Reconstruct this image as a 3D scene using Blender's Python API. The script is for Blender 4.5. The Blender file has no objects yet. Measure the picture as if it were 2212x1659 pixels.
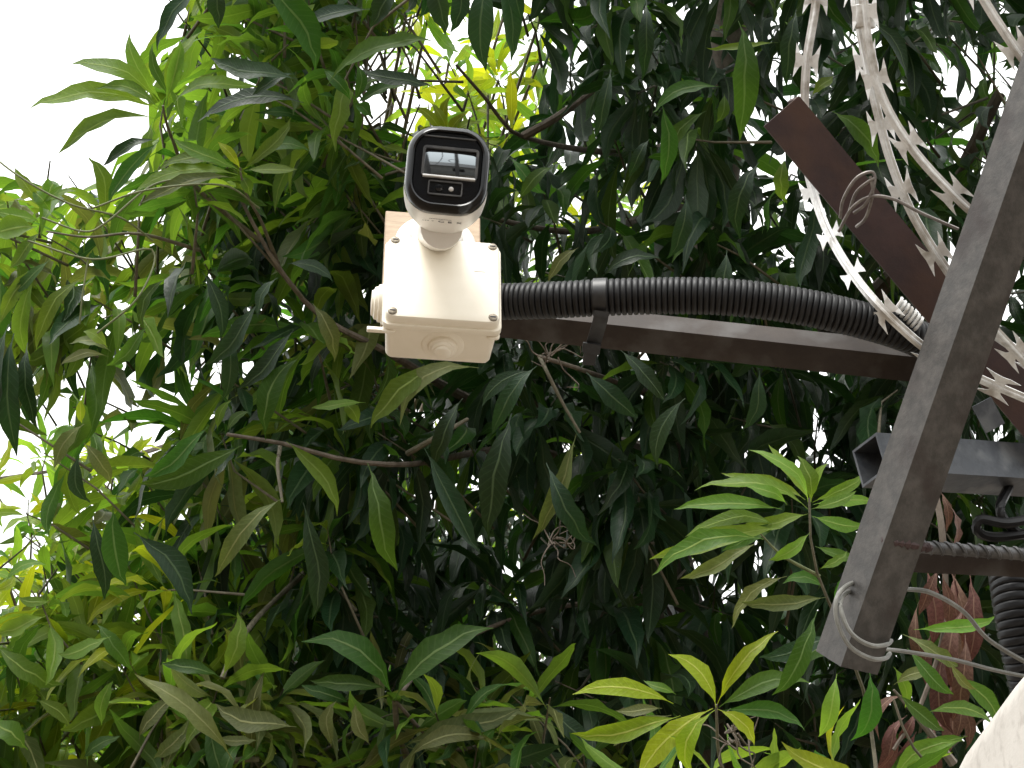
import bpy, bmesh, math, random
import numpy as np
from mathutils import Vector, Matrix

rng = np.random.default_rng(11)
random.seed(5)
SC = bpy.context.scene
COL = SC.collection
R = math.radians

# ------------------------------------------------------------------ camera
PITCH = R(35.0)
FPX = 4118.0                       # focal length in pixels of a 2212 x 1659 frame
CX, CY = 1106.0, 829.5
CAM = np.array([0.0, 0.0, 1.6])
RV = np.array([1.0, 0.0, 0.0])
FV = np.array([0.0, math.cos(PITCH), math.sin(PITCH)])
UV_ = np.array([0.0, -math.sin(PITCH), math.cos(PITCH)])
cd = bpy.data.cameras.new('camera')
cam = bpy.data.objects.new('camera', cd)
COL.objects.link(cam)
cam.location = CAM
cam.rotation_euler = (R(90) + PITCH, 0, 0)
cd.sensor_width = 36.0
cd.lens = 36.0 * FPX / 2212.0
cd.clip_start = 0.05
cd.clip_end = 2000.0
SC.camera = cam

# ------------------------------------------------------------------ sky, sun, exposure
SUN_EL, SUN_AZ = R(58), R(200)     # behind the photographer, high, hidden by the overcast
w = bpy.data.worlds.new('World')
SC.world = w
w.use_nodes = True
nt = w.node_tree
nt.nodes.clear()
out = nt.nodes.new('ShaderNodeOutputWorld')
bg = nt.nodes.new('ShaderNodeBackground')
sky = nt.nodes.new('ShaderNodeTexSky')
sky.sky_type = 'NISHITA'
sky.sun_disc = False
sky.sun_elevation = SUN_EL
sky.sun_rotation = SUN_AZ
sky.air_density = 1.0
sky.dust_density = 6.0
sky.ozone_density = 1.0
hs = nt.nodes.new('ShaderNodeHueSaturation')
hs.inputs['Saturation'].default_value = 0.10
# even cloud cover: blend the clear-sky gradient with a flat pale cloud layer
mix = nt.nodes.new('ShaderNodeMix')
mix.data_type = 'RGBA'
mix.inputs[0].default_value = 0.8
# overcast luminance: three times brighter overhead than at the horizon
tcw = nt.nodes.new('ShaderNodeTexCoord'); spw = nt.nodes.new('ShaderNodeSeparateXYZ')
mrw = nt.nodes.new('ShaderNodeMapRange'); mrw.inputs[3].default_value = 1 / 3; mrw.inputs[4].default_value = 1.0
vmw = nt.nodes.new('ShaderNodeVectorMath'); vmw.operation = 'SCALE'; vmw.inputs[0].default_value = (16.0, 16.2, 16.0)
nt.links.new(tcw.outputs['Generated'], spw.inputs[0]); nt.links.new(spw.outputs[2], mrw.inputs[0])
nt.links.new(mrw.outputs[0], vmw.inputs['Scale']); nt.links.new(vmw.outputs[0], mix.inputs[7])
nt.links.new(sky.outputs[0], hs.inputs['Color'])
nt.links.new(hs.outputs[0], mix.inputs[6])
nt.links.new(mix.outputs[2], bg.inputs['Color'])
bg.inputs['Strength'].default_value = 0.10
nt.links.new(bg.outputs[0], out.inputs['Surface'])

sl = bpy.data.lights.new('sun', 'SUN')
sun = bpy.data.objects.new('sun', sl)
COL.objects.link(sun)
sl.energy = 1.5
sl.angle = R(25)
sl.color = (1.0, 0.97, 0.92)
sdir = Vector((math.sin(SUN_AZ) * math.cos(SUN_EL), math.cos(SUN_AZ) * math.cos(SUN_EL), math.sin(SUN_EL)))
sun.rotation_euler = sdir.to_track_quat('Z', 'Y').to_euler()
sun.location = (0, -3, 8)

SC.view_settings.view_transform = 'Standard'
SC.view_settings.look = 'None'
SC.view_settings.gamma = 1.0
SC.view_settings.use_curve_mapping = False
SC.view_settings.exposure = 1.2
SC.render.engine = 'CYCLES'
SC.cycles.max_bounces = 8
SC.cycles.transmission_bounces = 6
SC.cycles.transparent_max_bounces = 6

# ------------------------------------------------------------------ geometry helpers
def P(px, py, d):
    """point seen at (px, py) of a 2212 x 1659 frame, d metres in front of the camera"""
    return CAM + FV * d + RV * ((px - CX) / FPX * d) + UV_ * (-(py - CY) / FPX * d)

def proj(p):
    q = np.asarray(p) - CAM
    d = q @ FV
    return np.stack([CX + FPX * (q @ RV) / d, CY - FPX * (q @ UV_) / d, d], -1)

def norm(v):
    v = np.asarray(v, float)
    return v / np.maximum(np.linalg.norm(v, axis=-1, keepdims=True), 1e-9)

def tag(o, label=None, cat=None, group=None, kind=None):
    if label: o['label'] = label
    if cat: o['category'] = cat
    if group: o['group'] = group
    if kind: o['kind'] = kind
    return o

ORIG = {}
def thing(name, loc, label, cat, group=None):
    o = bpy.data.objects.new(name, None)
    o.empty_display_size = 0.05
    COL.objects.link(o)
    o.location = Vector(loc)
    ORIG[o.name] = np.array(loc, float)
    return tag(o, label, cat, group)

def make_mesh(name, V, F, mats, smooth=True, sharp=40, mi=None, fix=True):
    me = bpy.data.meshes.new(name)
    me.from_pydata([tuple(map(float, v)) for v in V], [], F)
    for m in (mats if isinstance(mats, (list, tuple)) else [mats]):
        me.materials.append(m)
    if fix:
        bm = bmesh.new(); bm.from_mesh(me)
        bmesh.ops.recalc_face_normals(bm, faces=bm.faces)
        bm.to_mesh(me); bm.free()
    if smooth:
        me.polygons.foreach_set('use_smooth', [True] * len(me.polygons))
        if sharp: me.set_sharp_from_angle(angle=R(sharp))
    if mi is not None: me.polygons.foreach_set('material_index', mi)
    me.update()
    return me

def obj(name, geo, mat, parent=None, base=None, **kw):
    """one mesh object from world-space geometry (V, F); a child keeps its thing's origin"""
    V, F = geo
    V = np.asarray(V, float)
    o0 = ORIG[parent.name] if parent is not None else (np.array(base, float) if base is not None else V.mean(0))
    o = bpy.data.objects.new(name, make_mesh(name, V - o0, F, mat, **kw))
    COL.objects.link(o)
    if parent is not None:
        o.parent = parent
    else:
        o.location = Vector(o0)
    ORIG[o.name] = o0
    return o

def join(*geos):
    V, F = [], []
    n = 0
    for v, f in geos:
        v = np.asarray(v, float)
        V.append(v); F += [tuple(i + n for i in q) for q in f]; n += len(v)
    return np.concatenate(V), F

def xf(geo, M):
    V = np.asarray(geo[0], float)
    return V @ M[:3, :3].T + M[:3, 3], geo[1]

def frame(x, y, z, o):
    M = np.eye(4); M[:3, 0] = x; M[:3, 1] = y; M[:3, 2] = z; M[:3, 3] = o
    return M

def loft(loops, cap0=True, cap1=True):
    n = len(loops[0]); V = np.concatenate([np.asarray(l, float) for l in loops]); F = []
    for k in range(len(loops) - 1):
        a, b = k * n, (k + 1) * n
        for i in range(n):
            j = (i + 1) % n
            F.append((a + i, a + j, b + j, b + i))
    if cap0: F.append(tuple(range(n)))
    if cap1: F.append(tuple(range((len(loops) - 1) * n, len(loops) * n)))
    return V, F

def rrect(wd, ht, r, y, n=5, cx=0.0, cz=0.0):
    r = min(r, wd / 2 - 1e-5, ht / 2 - 1e-5)
    pts = []
    for (sx, sz, a0) in ((1, 1, 0), (-1, 1, 90), (-1, -1, 180), (1, -1, 270)):
        for k in range(n + 1):
            a = R(a0 + 90 * k / n)
            pts.append((cx + sx * (wd / 2 - r) + r * math.cos(a), y, cz + sz * (ht / 2 - r) + r * math.sin(a)))
    return np.array(pts)

def rbox(wd, ht, y0, y1, r=0.004, e=0.001, cx=0.0, cz=0.0, n=4):
    """box in x, z with rounded corners and softened edges, between y0 and y1"""
    return loft([rrect(wd - 2 * e, ht - 2 * e, r, y0, n, cx, cz), rrect(wd, ht, r, y0 + e, n, cx, cz),
                 rrect(wd, ht, r, y1 - e, n, cx, cz), rrect(wd - 2 * e, ht - 2 * e, r, y1, n, cx, cz)])

def lathe(prof, n=28, axis='y', o=(0, 0, 0)):
    """prof: (radius, height) rings round the axis"""
    loops = []
    for r_, h in prof:
        a = np.linspace(0, 2 * math.pi, n, endpoint=False)
        c, s = r_ * np.cos(a), r_ * np.sin(a)
        hh = np.full(n, h)
        loops.append({'y': np.stack([c, hh, s], 1), 'z': np.stack([c, s, hh], 1), 'x': np.stack([hh, c, s], 1)}[axis] + np.array(o))
    return loft(loops)

def spline(pts, n):
    """Catmull-Rom through pts, n samples evenly along the length"""
    p = np.array(pts, float)
    p = np.concatenate([[2 * p[0] - p[1]], p, [2 * p[-1] - p[-2]]])
    res = []
    for i in range(1, len(p) - 2):
        t = np.linspace(0, 1, 24, endpoint=False)[:, None]
        a, b, c, d = p[i - 1], p[i], p[i + 1], p[i + 2]
        res.append(0.5 * ((2 * b) + (-a + c) * t + (2 * a - 5 * b + 4 * c - d) * t ** 2 + (-a + 3 * b - 3 * c + d) * t ** 3))
    res.append(p[-2][None]); q = np.concatenate(res)
    s = np.concatenate([[0], np.cumsum(np.linalg.norm(np.diff(q, axis=0), axis=1))])
    u = np.linspace(0, s[-1], n)
    return np.stack([np.interp(u, s, q[:, k]) for k in range(3)], 1)

def frames_along(p, ref=(0, 0, 1)):
    t = norm(np.gradient(p, axis=0))
    r0 = np.asarray(ref, float)
    if r0.ndim == 1: r0 = np.repeat(r0[None], len(p), 0)
    b = norm(np.cross(t, r0)); nrm = np.cross(b, t)
    return t, nrm, b

def sweep(p, prof, ref=(0, 0, 1), scale=None, caps=True):
    """prof: (k,2) closed outline in (normal, binormal); scale per point"""
    t, nn, bb = frames_along(p, ref)
    prof = np.asarray(prof, float)
    loops = []
    for i in range(len(p)):
        s = 1.0 if scale is None else scale[i]
        loops.append(p[i] + s * (prof[:, :1] * nn[i] + prof[:, 1:] * bb[i]))
    return loft(loops, caps, caps)

def circ(r, n=8):
    a = np.linspace(0, 2 * math.pi, n, endpoint=False)
    return np.stack([r * np.cos(a), r * np.sin(a)], 1)

def tube(pts, r, n=8, samples=None, ref=(0, 0.3, 1)):
    p = spline(pts, samples or max(2, 8 * (len(pts) - 1) + 1)) if len(pts) > 2 else np.array(pts, float)
    sc = None
    if not np.isscalar(r):
        sc = np.interp(np.linspace(0, 1, len(p)), np.linspace(0, 1, len(r)), r); r = 1.0
    return sweep(p, circ(r, n), ref, sc)

def beam(p0, p1, outline, xdir, ext0=0.0, ext1=0.0):
    """straight bar from p0 to p1 with a closed outline given in (x, y); x follows xdir"""
    p0, p1 = np.asarray(p0, float), np.asarray(p1, float)
    t = norm(p1 - p0)
    x = norm(np.asarray(xdir) - t * np.dot(xdir, t)); y = np.cross(t, x)
    o = np.asarray(outline, float)
    mk = lambda q: q + o[:, :1] * x + o[:, 1:] * y
    return loft([mk(p0 - t * ext0), mk(p1 + t * ext1)])

# ------------------------------------------------------------------ materials
def principled(name, col, rough=0.5, metal=0.0, spec=0.5):
    m = bpy.data.materials.new(name); m.use_nodes = True
    b = m.node_tree.nodes['Principled BSDF']
    b.inputs['Base Color'].default_value = (*col, 1)
    b.inputs['Roughness'].default_value = rough
    b.inputs['Metallic'].default_value = metal
    b.inputs['Specular IOR Level'].default_value = spec
    return m, m.node_tree, b

def mottled(name, c0, c1, scale=30.0, rough=(0.4, 0.7), metal=0.0, bump=0.0, lo=0.4, hi=0.65, detail=6, stretch=None, spec=0.5, c2=None, s2=8.0):
    """two-tone surface broken up by noise, with grain relief"""
    m, t, b = principled(name, c0, rough[0], metal, spec)
    tc = t.nodes.new('ShaderNodeTexCoord'); mp = t.nodes.new('ShaderNodeMapping')
    if stretch: mp.inputs['Scale'].default_value = stretch
    n = t.nodes.new('ShaderNodeTexNoise'); n.inputs['Scale'].default_value = scale; n.inputs['Detail'].default_value = detail
    n.inputs['Roughness'].default_value = 0.65
    r = t.nodes.new('ShaderNodeValToRGB')
    r.color_ramp.elements[0].position = lo; r.color_ramp.elements[0].color = (*c0, 1)
    r.color_ramp.elements[1].position = hi; r.color_ramp.elements[1].color = (*c1, 1)
    mr = t.nodes.new('ShaderNodeMapRange'); mr.inputs[3].default_value = rough[0]; mr.inputs[4].default_value = rough[1]
    L = t.links.new
    L(tc.outputs['Object'], mp.inputs[0]); L(mp.outputs[0], n.inputs['Vector']); L(n.outputs['Fac'], r.inputs[0])
    L(n.outputs['Fac'], mr.inputs[0]); L(mr.outputs[0], b.inputs['Roughness'])
    src = r.outputs[0]
    if c2 is not None:
        n2 = t.nodes.new('ShaderNodeTexNoise'); n2.inputs['Scale'].default_value = s2; n2.inputs['Detail'].default_value = 5
        r2 = t.nodes.new('ShaderNodeValToRGB'); r2.color_ramp.elements[0].position = 0.52; r2.color_ramp.elements[1].position = 0.68
        mx = t.nodes.new('ShaderNodeMix'); mx.data_type = 'RGBA'; mx.inputs[7].default_value = (*c2, 1)
        L(mp.outputs[0], n2.inputs['Vector']); L(n2.outputs['Fac'], r2.inputs[0]); L(r2.outputs[0], mx.inputs[0]); L(src, mx.inputs[6])
        src = mx.outputs[2]
    L(src, b.inputs['Base Color'])
    if bump:
        bp = t.nodes.new('ShaderNodeBump'); bp.inputs['Strength'].default_value = bump; bp.inputs['Distance'].default_value = 0.002
        L(n.outputs['Fac'], bp.inputs['Height']); L(bp.outputs[0], b.inputs['Normal'])
    return m

M_box = mottled('box_plastic', (0.87, 0.81, 0.69), (0.83, 0.77, 0.645), 25, (0.35, 0.5), bump=0.03)
M_shell = mottled('camera_shell', (0.80, 0.78, 0.74), (0.76, 0.73, 0.69), 20, (0.3, 0.42))
M_black = mottled('black_bezel', (0.006, 0.007, 0.008), (0.010, 0.011, 0.013), 60, (0.12, 0.22), spec=0.35)
M_pane, _, _b = principled('tinted_pane', (0.006, 0.007, 0.009), 0.05)
M_lens, _, _b = principled('coated_lens_glass', (0.33, 0.365, 0.385), 0.04, 1.0)
M_trim = mottled('dark_trim', (0.05, 0.052, 0.055), (0.09, 0.09, 0.09), 80, (0.25, 0.4))
M_screw = mottled('screw_metal', (0.16, 0.14, 0.11), (0.30, 0.26, 0.20), 400, (0.35, 0.6), 0.7)
M_ink, _, _b = principled('grey_print', (0.06, 0.06, 0.07), 0.7)
M_board = mottled('mounting_wood', (0.30, 0.22, 0.145), (0.38, 0.29, 0.20), 40, (0.6, 0.8), bump=0.3, stretch=(1, 6, 6))
M_conduit = mottled('black_conduit', (0.006, 0.006, 0.007), (0.012, 0.012, 0.013), 45, (0.36, 0.55), bump=0.05, spec=0.3)
M_tie = mottled('black_strap', (0.010, 0.010, 0.011), (0.022, 0.022, 0.023), 90, (0.35, 0.5))
M_bar = mottled('painted_steel', (0.028, 0.020, 0.016), (0.046, 0.036, 0.030), 30, (0.5, 0.75), 0.0, 0.25, spec=0.3, stretch=(1, 1, 1), c2=(0.072, 0.066, 0.062), s2=22)
M_post = mottled('weathered_steel', (0.043, 0.040, 0.037), (0.085, 0.078, 0.072), 60, (0.45, 0.7), 0.0, 0.5, c2=(0.030, 0.022, 0.020), s2=18)
M_rust = mottled('rusty_steel', (0.036, 0.019, 0.019), (0.056, 0.029, 0.027), 35, (0.55, 0.8), 0.0, 0.4, c2=(0.07, 0.034, 0.022), s2=12)
M_chan = mottled('grey_primer_steel', (0.055, 0.062, 0.074), (0.10, 0.11, 0.125), 40, (0.4, 0.65), 0.1, 0.4, c2=(0.17, 0.18, 0.19), s2=30)
M_rebar = mottled('rebar_steel', (0.06, 0.06, 0.062), (0.15, 0.15, 0.152), 80, (0.4, 0.6), 0.4, 0.3)
M_galv = mottled('galvanised_steel', (0.74, 0.74, 0.73), (0.60, 0.595, 0.58), 90, (0.3, 0.5), 0.15, 0.1, c2=(0.36, 0.33, 0.29), s2=40)
M_wire = mottled('tie_wire', (0.17, 0.15, 0.14), (0.26, 0.24, 0.22), 120, (0.4, 0.6), 0.4)
M_cable = mottled('grey_cable', (0.15, 0.15, 0.135), (0.22, 0.22, 0.20), 60, (0.45, 0.6))
M_concrete = mottled('pale_cement', (0.47, 0.44, 0.40), (0.53, 0.50, 0.46), 22, (0.75, 0.9), 0.0, 0.5, lo=0.3, hi=0.8, c2=(0.40, 0.37, 0.335), s2=90)
M_bark = mottled('bark', (0.10, 0.080, 0.062), (0.20, 0.165, 0.135), 35, (0.7, 0.9), 0.0, 0.8, stretch=(1, 1, 0.4))
M_twig = mottled('twig_bark', (0.11, 0.10, 0.068), (0.19, 0.17, 0.125), 50, (0.6, 0.8), 0.0, 0.4)
M_stem = mottled('green_stem', (0.12, 0.15, 0.06), (0.20, 0.22, 0.11), 50, (0.5, 0.7))
M_soil = mottled('earth', (0.072, 0.047, 0.023), (0.092, 0.061, 0.031), 0.8, (0.85, 0.95), 0.0, 0.6, c2=(0.057, 0.037, 0.018), s2=0.2)

def leaf_material(name, top, under, trans, rib, tfac=0.32, rough=0.42, spots=0.25, lo=0.72, hi=1.3, spec=0.22):
    """a mango leaf: pale midrib and side veins in fine relief, paler underside, light coming through"""
    m, t, b = principled(name, top, rough, 0.0, spec)
    N = t.nodes.new; L = t.links.new
    uv = N('ShaderNodeUVMap'); sep = N('ShaderNodeSeparateXYZ'); L(uv.outputs[0], sep.inputs[0])
    def math_(op, a, c=None, v=None):
        n = N('ShaderNodeMath'); n.operation = op
        L(a, n.inputs[0])
        if c is not None: L(c, n.inputs[1])
        if v is not None: n.inputs[1].default_value = v
        return n.outputs[0]
    off = math_('ABSOLUTE', math_('SUBTRACT', sep.outputs[0], v=0.5))
    ribm = N('ShaderNodeMapRange'); ribm.interpolation_type = 'SMOOTHSTEP'
    ribm.inputs[1].default_value = 0.022; ribm.inputs[2].default_value = 0.055; ribm.inputs[3].default_value = 1; ribm.inputs[4].default_value = 0
    L(off, ribm.inputs[0])
    ph = math_('FRACT', math_('SUBTRACT', math_('MULTIPLY', sep.outputs[1], v=15.0), math_('MULTIPLY', off, v=3.2)))
    vd = math_('ABSOLUTE', math_('SUBTRACT', ph, v=0.5))
    vein = N('ShaderNodeMapRange'); vein.interpolation_type = 'SMOOTHSTEP'
    vein.inputs[1].default_value = 0.03; vein.inputs[2].default_value = 0.15; vein.inputs[3].default_value = 1; vein.inputs[4].default_value = 0
    L(vd, vein.inputs[0])
    veinw = math_('MULTIPLY', vein.outputs[0], v=0.15)
    ribs = math_('MAXIMUM', ribm.outputs[0], veinw)
    geo = N('ShaderNodeNewGeometry'); oi = N('ShaderNodeObjectInfo')
    rnd = math_('FRACT', math_('ADD', geo.outputs['Random Per Island'], oi.outputs['Random']))
    val = N('ShaderNodeMapRange'); val.inputs[3].default_value = lo; val.inputs[4].default_value = hi; L(rnd, val.inputs[0])
    hue = N('ShaderNodeMapRange'); hue.inputs[3].default_value = 0.475; hue.inputs[4].default_value = 0.515
    L(math_('FRACT', math_('MULTIPLY', rnd, v=7.3)), hue.inputs[0])
    def tint(c):
        h = N('ShaderNodeHueSaturation'); h.inputs['Color'].default_value = (*c, 1)
        L(val.outputs[0], h.inputs['Value']); L(hue.outputs[0], h.inputs['Hue']); return h.outputs[0]
    side = N('ShaderNodeMix'); side.data_type = 'RGBA'
    L(geo.outputs['Backfacing'], side.inputs[0]); L(tint(top), side.inputs[6]); L(tint(under), side.inputs[7])
    tc = N('ShaderNodeTexCoord'); nz = N('ShaderNodeTexNoise'); nz.inputs['Scale'].default_value = 28; nz.inputs['Detail'].default_value = 5
    L(tc.outputs['Object'], nz.inputs['Vector'])
    bl = N('ShaderNodeMapRange'); bl.inputs[1].default_value = 0.3; bl.inputs[2].default_value = 0.75
    bl.inputs[3].default_value = 1 - spots; bl.inputs[4].default_value = 1 + spots; L(nz.outputs['Fac'], bl.inputs[0])
    mul = N('ShaderNodeVectorMath'); mul.operation = 'SCALE'; L(side.outputs[2], mul.inputs[0]); L(bl.outputs[0], mul.inputs['Scale'])
    rb = N('ShaderNodeMix'); rb.data_type = 'RGBA'; rb.inputs[7].default_value = (*rib, 1)
    L(ribs, rb.inputs[0]); L(mul.outputs[0], rb.inputs[6]); L(rb.outputs[2], b.inputs['Base Color'])
    bp = N('ShaderNodeBump'); bp.inputs['Strength'].default_value = 0.35; bp.inputs['Distance'].default_value = 0.004
    L(math_('ADD', ribs, math_('MULTIPLY', nz.outputs['Fac'], v=0.5)), bp.inputs['Height']); L(bp.outputs[0], b.inputs['Normal'])
    tr = N('ShaderNodeBsdfTranslucent'); L(tint(trans), tr.inputs['Color'])
    mx = N('ShaderNodeMixShader'); mx.inputs[0].default_value = tfac
    L(b.outputs[0], mx.inputs[1]); L(tr.outputs[0], mx.inputs[2])
    L(mx.outputs[0], t.nodes['Material Output'].inputs['Surface'])
    return m

LEAF = [
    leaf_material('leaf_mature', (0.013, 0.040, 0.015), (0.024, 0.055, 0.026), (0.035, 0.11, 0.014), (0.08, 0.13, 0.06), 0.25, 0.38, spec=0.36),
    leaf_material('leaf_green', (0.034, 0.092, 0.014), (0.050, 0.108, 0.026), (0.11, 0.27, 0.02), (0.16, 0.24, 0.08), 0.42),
    leaf_material('leaf_light', (0.085, 0.165, 0.024), (0.105, 0.180, 0.045), (0.27, 0.47, 0.03), (0.26, 0.34, 0.09), 0.45),
    leaf_material('leaf_yellowgreen', (0.19, 0.265, 0.018), (0.21, 0.285, 0.03), (0.48, 0.60, 0.018), (0.48, 0.50, 0.12), 0.42),
    leaf_material('leaf_dry', (0.115, 0.064, 0.048), (0.135, 0.080, 0.062), (0.20, 0.08, 0.05), (0.24, 0.15, 0.11), 0.15, 0.6, 0.4),
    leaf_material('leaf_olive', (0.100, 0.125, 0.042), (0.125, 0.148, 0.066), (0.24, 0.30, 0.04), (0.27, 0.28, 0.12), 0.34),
    leaf_material('leaf_bronze', (0.105, 0.095, 0.022), (0.12, 0.11, 0.03), (0.24, 0.19, 0.02), (0.34, 0.27, 0.10), 0.35),
]
DARK, MID, LIGHT, YEL, DRY, OLIVE, BRONZE = range(7)

# ------------------------------------------------------------------ leaves
TT = np.array([0, .07, .12, .22, .36, .50, .64, .77, .87, .945, 1.0])
TW = np.array([.04, .045, .17, .52, .85, 1.0, .93, .70, .40, .15, .012])
NR = len(TT)
def leaf_template(bulge, fold, wave, seed, twist=0.0, tipcurl=0.0, bend=0.0):
    """11 rows x 3 points; base at the origin, tip at (0,1,0), width 1, bulge along +z"""
    r = np.random.default_rng(seed)
    V = []
    ph = r.uniform(0, 6.28, 2)
    for i, (t, wv) in enumerate(zip(TT, TW)):
        zc = bulge * 4 * t * (1 - t) * (0.75 + 0.5 * (1 - t)) + tipcurl * max(0, t - .7) ** 2 * (1 - t) * 12
        xc = r.normal(0, .03) * (0.1 < t < .95)
        tw = twist * (t - .4)
        xl = bend * 4 * t * (1 - t) * (.7 + .6 * t)
        for k, s in enumerate((-1, 0, 1)):
            xx = s * wv * .5
            zz = fold * wv * .22 * abs(s) + (wave * wv * math.sin(t * 19 + ph[(k // 2)]) if s else 0) * .12
            V.append((xc + xx * math.cos(tw), t, zc, xx * math.sin(tw) + zz, xl))
    return np.array(V)          # x (of width), y (of length), z (of length), z (of width)
TEMPL = []
for i in range(16):
    TEMPL.append(leaf_template([.05, .11, .17, .23, .29, .08, .14, .20][i % 8], [.9, .5, .7, 1.1, .3][i % 5],
                               [.5, 1.0, 1.6, .8][i % 4], 100 + i, [0, .5, -.6, .9, -.3][i % 5], [0, .5, -.6][i % 3], [.03, -.08, .09, -.05, .0, .11, -.10][i % 7]))
TEMPL = np.array(TEMPL)         # 16, 33, 5
LF = []
for i in range(NR - 1):
    a, b = i * 3, i * 3 + 3
    LF += [(a, a + 1, b + 1, b), (a + 1, a + 2, b + 2, b + 1)]
LF = np.array(LF)
LUV = np.array([(0.5 + s * .5, t) for t in TT for s in (-1, 0, 1)])

def leaf_axes(B, T, Nn):
    d = T - B; L = np.linalg.norm(d, axis=1); y = d / L[:, None]
    z = norm(Nn - y * (Nn * y).sum(1, keepdims=True)); x = np.cross(y, z)
    return x, y, z, L

def leaves_world(B, T, Nn, W, var):
    x, y, z, L = leaf_axes(B, T, Nn)
    t = TEMPL[var]
    return (B[:, None] + x[:, None] * (t[:, :, 0] * W[:, None] + t[:, :, 4] * L[:, None])[..., None] + y[:, None] * (t[:, :, 1] * L[:, None])[..., None]
            + z[:, None] * (t[:, :, 2] * L[:, None] + t[:, :, 3] * W[:, None])[..., None])

def leaf_uv(me, n):
    uv = me.uv_layers.new(name='UVMap')
    u = np.tile(LUV[LF.ravel()], (n, 1)).astype(np.float32)
    uv.data.foreach_set('uv', u.ravel())

SHARED = {}
def leaf_mesh(var, kind):
    """one mesh per outline, size step and colour, shared by alike leaves (length 1, width 1:5)"""
    key = (var, kind)
    if key not in SHARED:
        t = TEMPL[var]
        V = np.stack([t[:, 0] * .2 + t[:, 4], t[:, 1], t[:, 2] + t[:, 3] * .2], 1)
        me = make_mesh('leaf', V, [tuple(f) for f in LF.tolist()], LEAF[kind], sharp=None, fix=False)
        leaf_uv(me, 1)
        SHARED[key] = me
    return SHARED[key]

class Leaves:
    def __init__(s): s.d = []
    def add(s, B, T, Nn, W, K):
        B = np.atleast_2d(B); n = len(B)
        s.d.append((B, np.atleast_2d(T), np.atleast_2d(Nn), np.broadcast_to(W, n).astype(float), np.broadcast_to(K, n).astype(int),
                    rng.integers(0, 16, n)))
    def cat(s):
        return [np.concatenate([q[i] for q in s.d]) for i in range(6)]

def visible_score(sets):
    """how many sample points of each leaf win a coarse depth buffer"""
    GW, GH = 553, 415
    zb = np.full(GW * GH, 1e9); idb = np.full(GW * GH, -1)
    pts, ids = [], []
    n0 = 0
    for B, T, Nn, W, K, var in sets:
        V = leaves_world(B, T, Nn, W, var)
        q = V.reshape(len(B), NR, 3, 3)
        mid = (q[:, :-1] + q[:, 1:]) / 2
        q = np.concatenate([q[:, 2:-1], mid[:, 2:]], 1).reshape(len(B), -1, 3)
        pts.append(q.reshape(-1, 3)); ids.append(np.repeat(np.arange(len(B)) + n0, q.shape[1])); n0 += len(B)
    p = np.concatenate(pts); i = np.concatenate(ids)
    pr = proj(p); ok = (pr[:, 2] > .3) & (pr[:, 0] > 0) & (pr[:, 0] < 2212) & (pr[:, 1] > 0) & (pr[:, 1] < 1659)
    c = (pr[ok, 0] / 4).astype(int) + (pr[ok, 1] / 4).astype(int) * GW
    z = pr[ok, 2]; i = i[ok]
    order = np.argsort(-z); idb[c[order]] = i[order]
    sc = np.zeros(n0)
    u, cnt = np.unique(idb[idb >= 0], return_counts=True)
    sc[u] = cnt
    res, k = [], 0
    for s in sets:
        res.append(sc[k:k + len(s[0])]); k += len(s[0])
    return res

def build_leaves(parent, data, score, most=298):
    B, T, Nn, W, K, var = data
    o0 = ORIG[parent.name]
    pick = np.zeros(len(B), bool)
    top = np.argsort(-score)[:most]
    pick[top[score[top] > 0]] = True
    x, y, z, L = leaf_axes(B, T, Nn)
    for i in np.flatnonzero(pick):
        o = bpy.data.objects.new('leaf', leaf_mesh(int(var[i]), int(K[i])))
        M = frame(x[i] * (.5 * L[i] + .5 * W[i] / .2), y[i] * L[i], z[i] * L[i], B[i] - o0)
        COL.objects.link(o)
        o.parent = parent
        o.matrix_basis = Matrix(M.tolist())
    r = ~pick
    if r.sum() == 0: return
    n = int(r.sum())
    V = leaves_world(B[r], T[r], Nn[r], W[r], var[r]).reshape(-1, 3) - o0
    F = (LF[None] + (np.arange(n) * len(LUV))[:, None, None]).reshape(-1, 4)
    me = bpy.data.meshes.new('foliage')
    me.vertices.add(len(V)); me.vertices.foreach_set('co', V.astype(np.float32).ravel())
    me.loops.add(F.size); me.loops.foreach_set('vertex_index', F.astype(np.int32).ravel())
    me.polygons.add(len(F)); me.polygons.foreach_set('loop_start', np.arange(0, F.size, 4, dtype=np.int32))
    for m in LEAF: me.materials.append(m)
    me.polygons.foreach_set('material_index', np.repeat(K[r], len(LF)).astype(np.int32))
    me.polygons.foreach_set('use_smooth', np.ones(len(F), bool))
    me.update(calc_edges=True)
    leaf_uv(me, n)
    o = bpy.data.objects.new('foliage', me)
    COL.objects.link(o); o.parent = parent
    o['kind'] = 'stuff'

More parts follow.
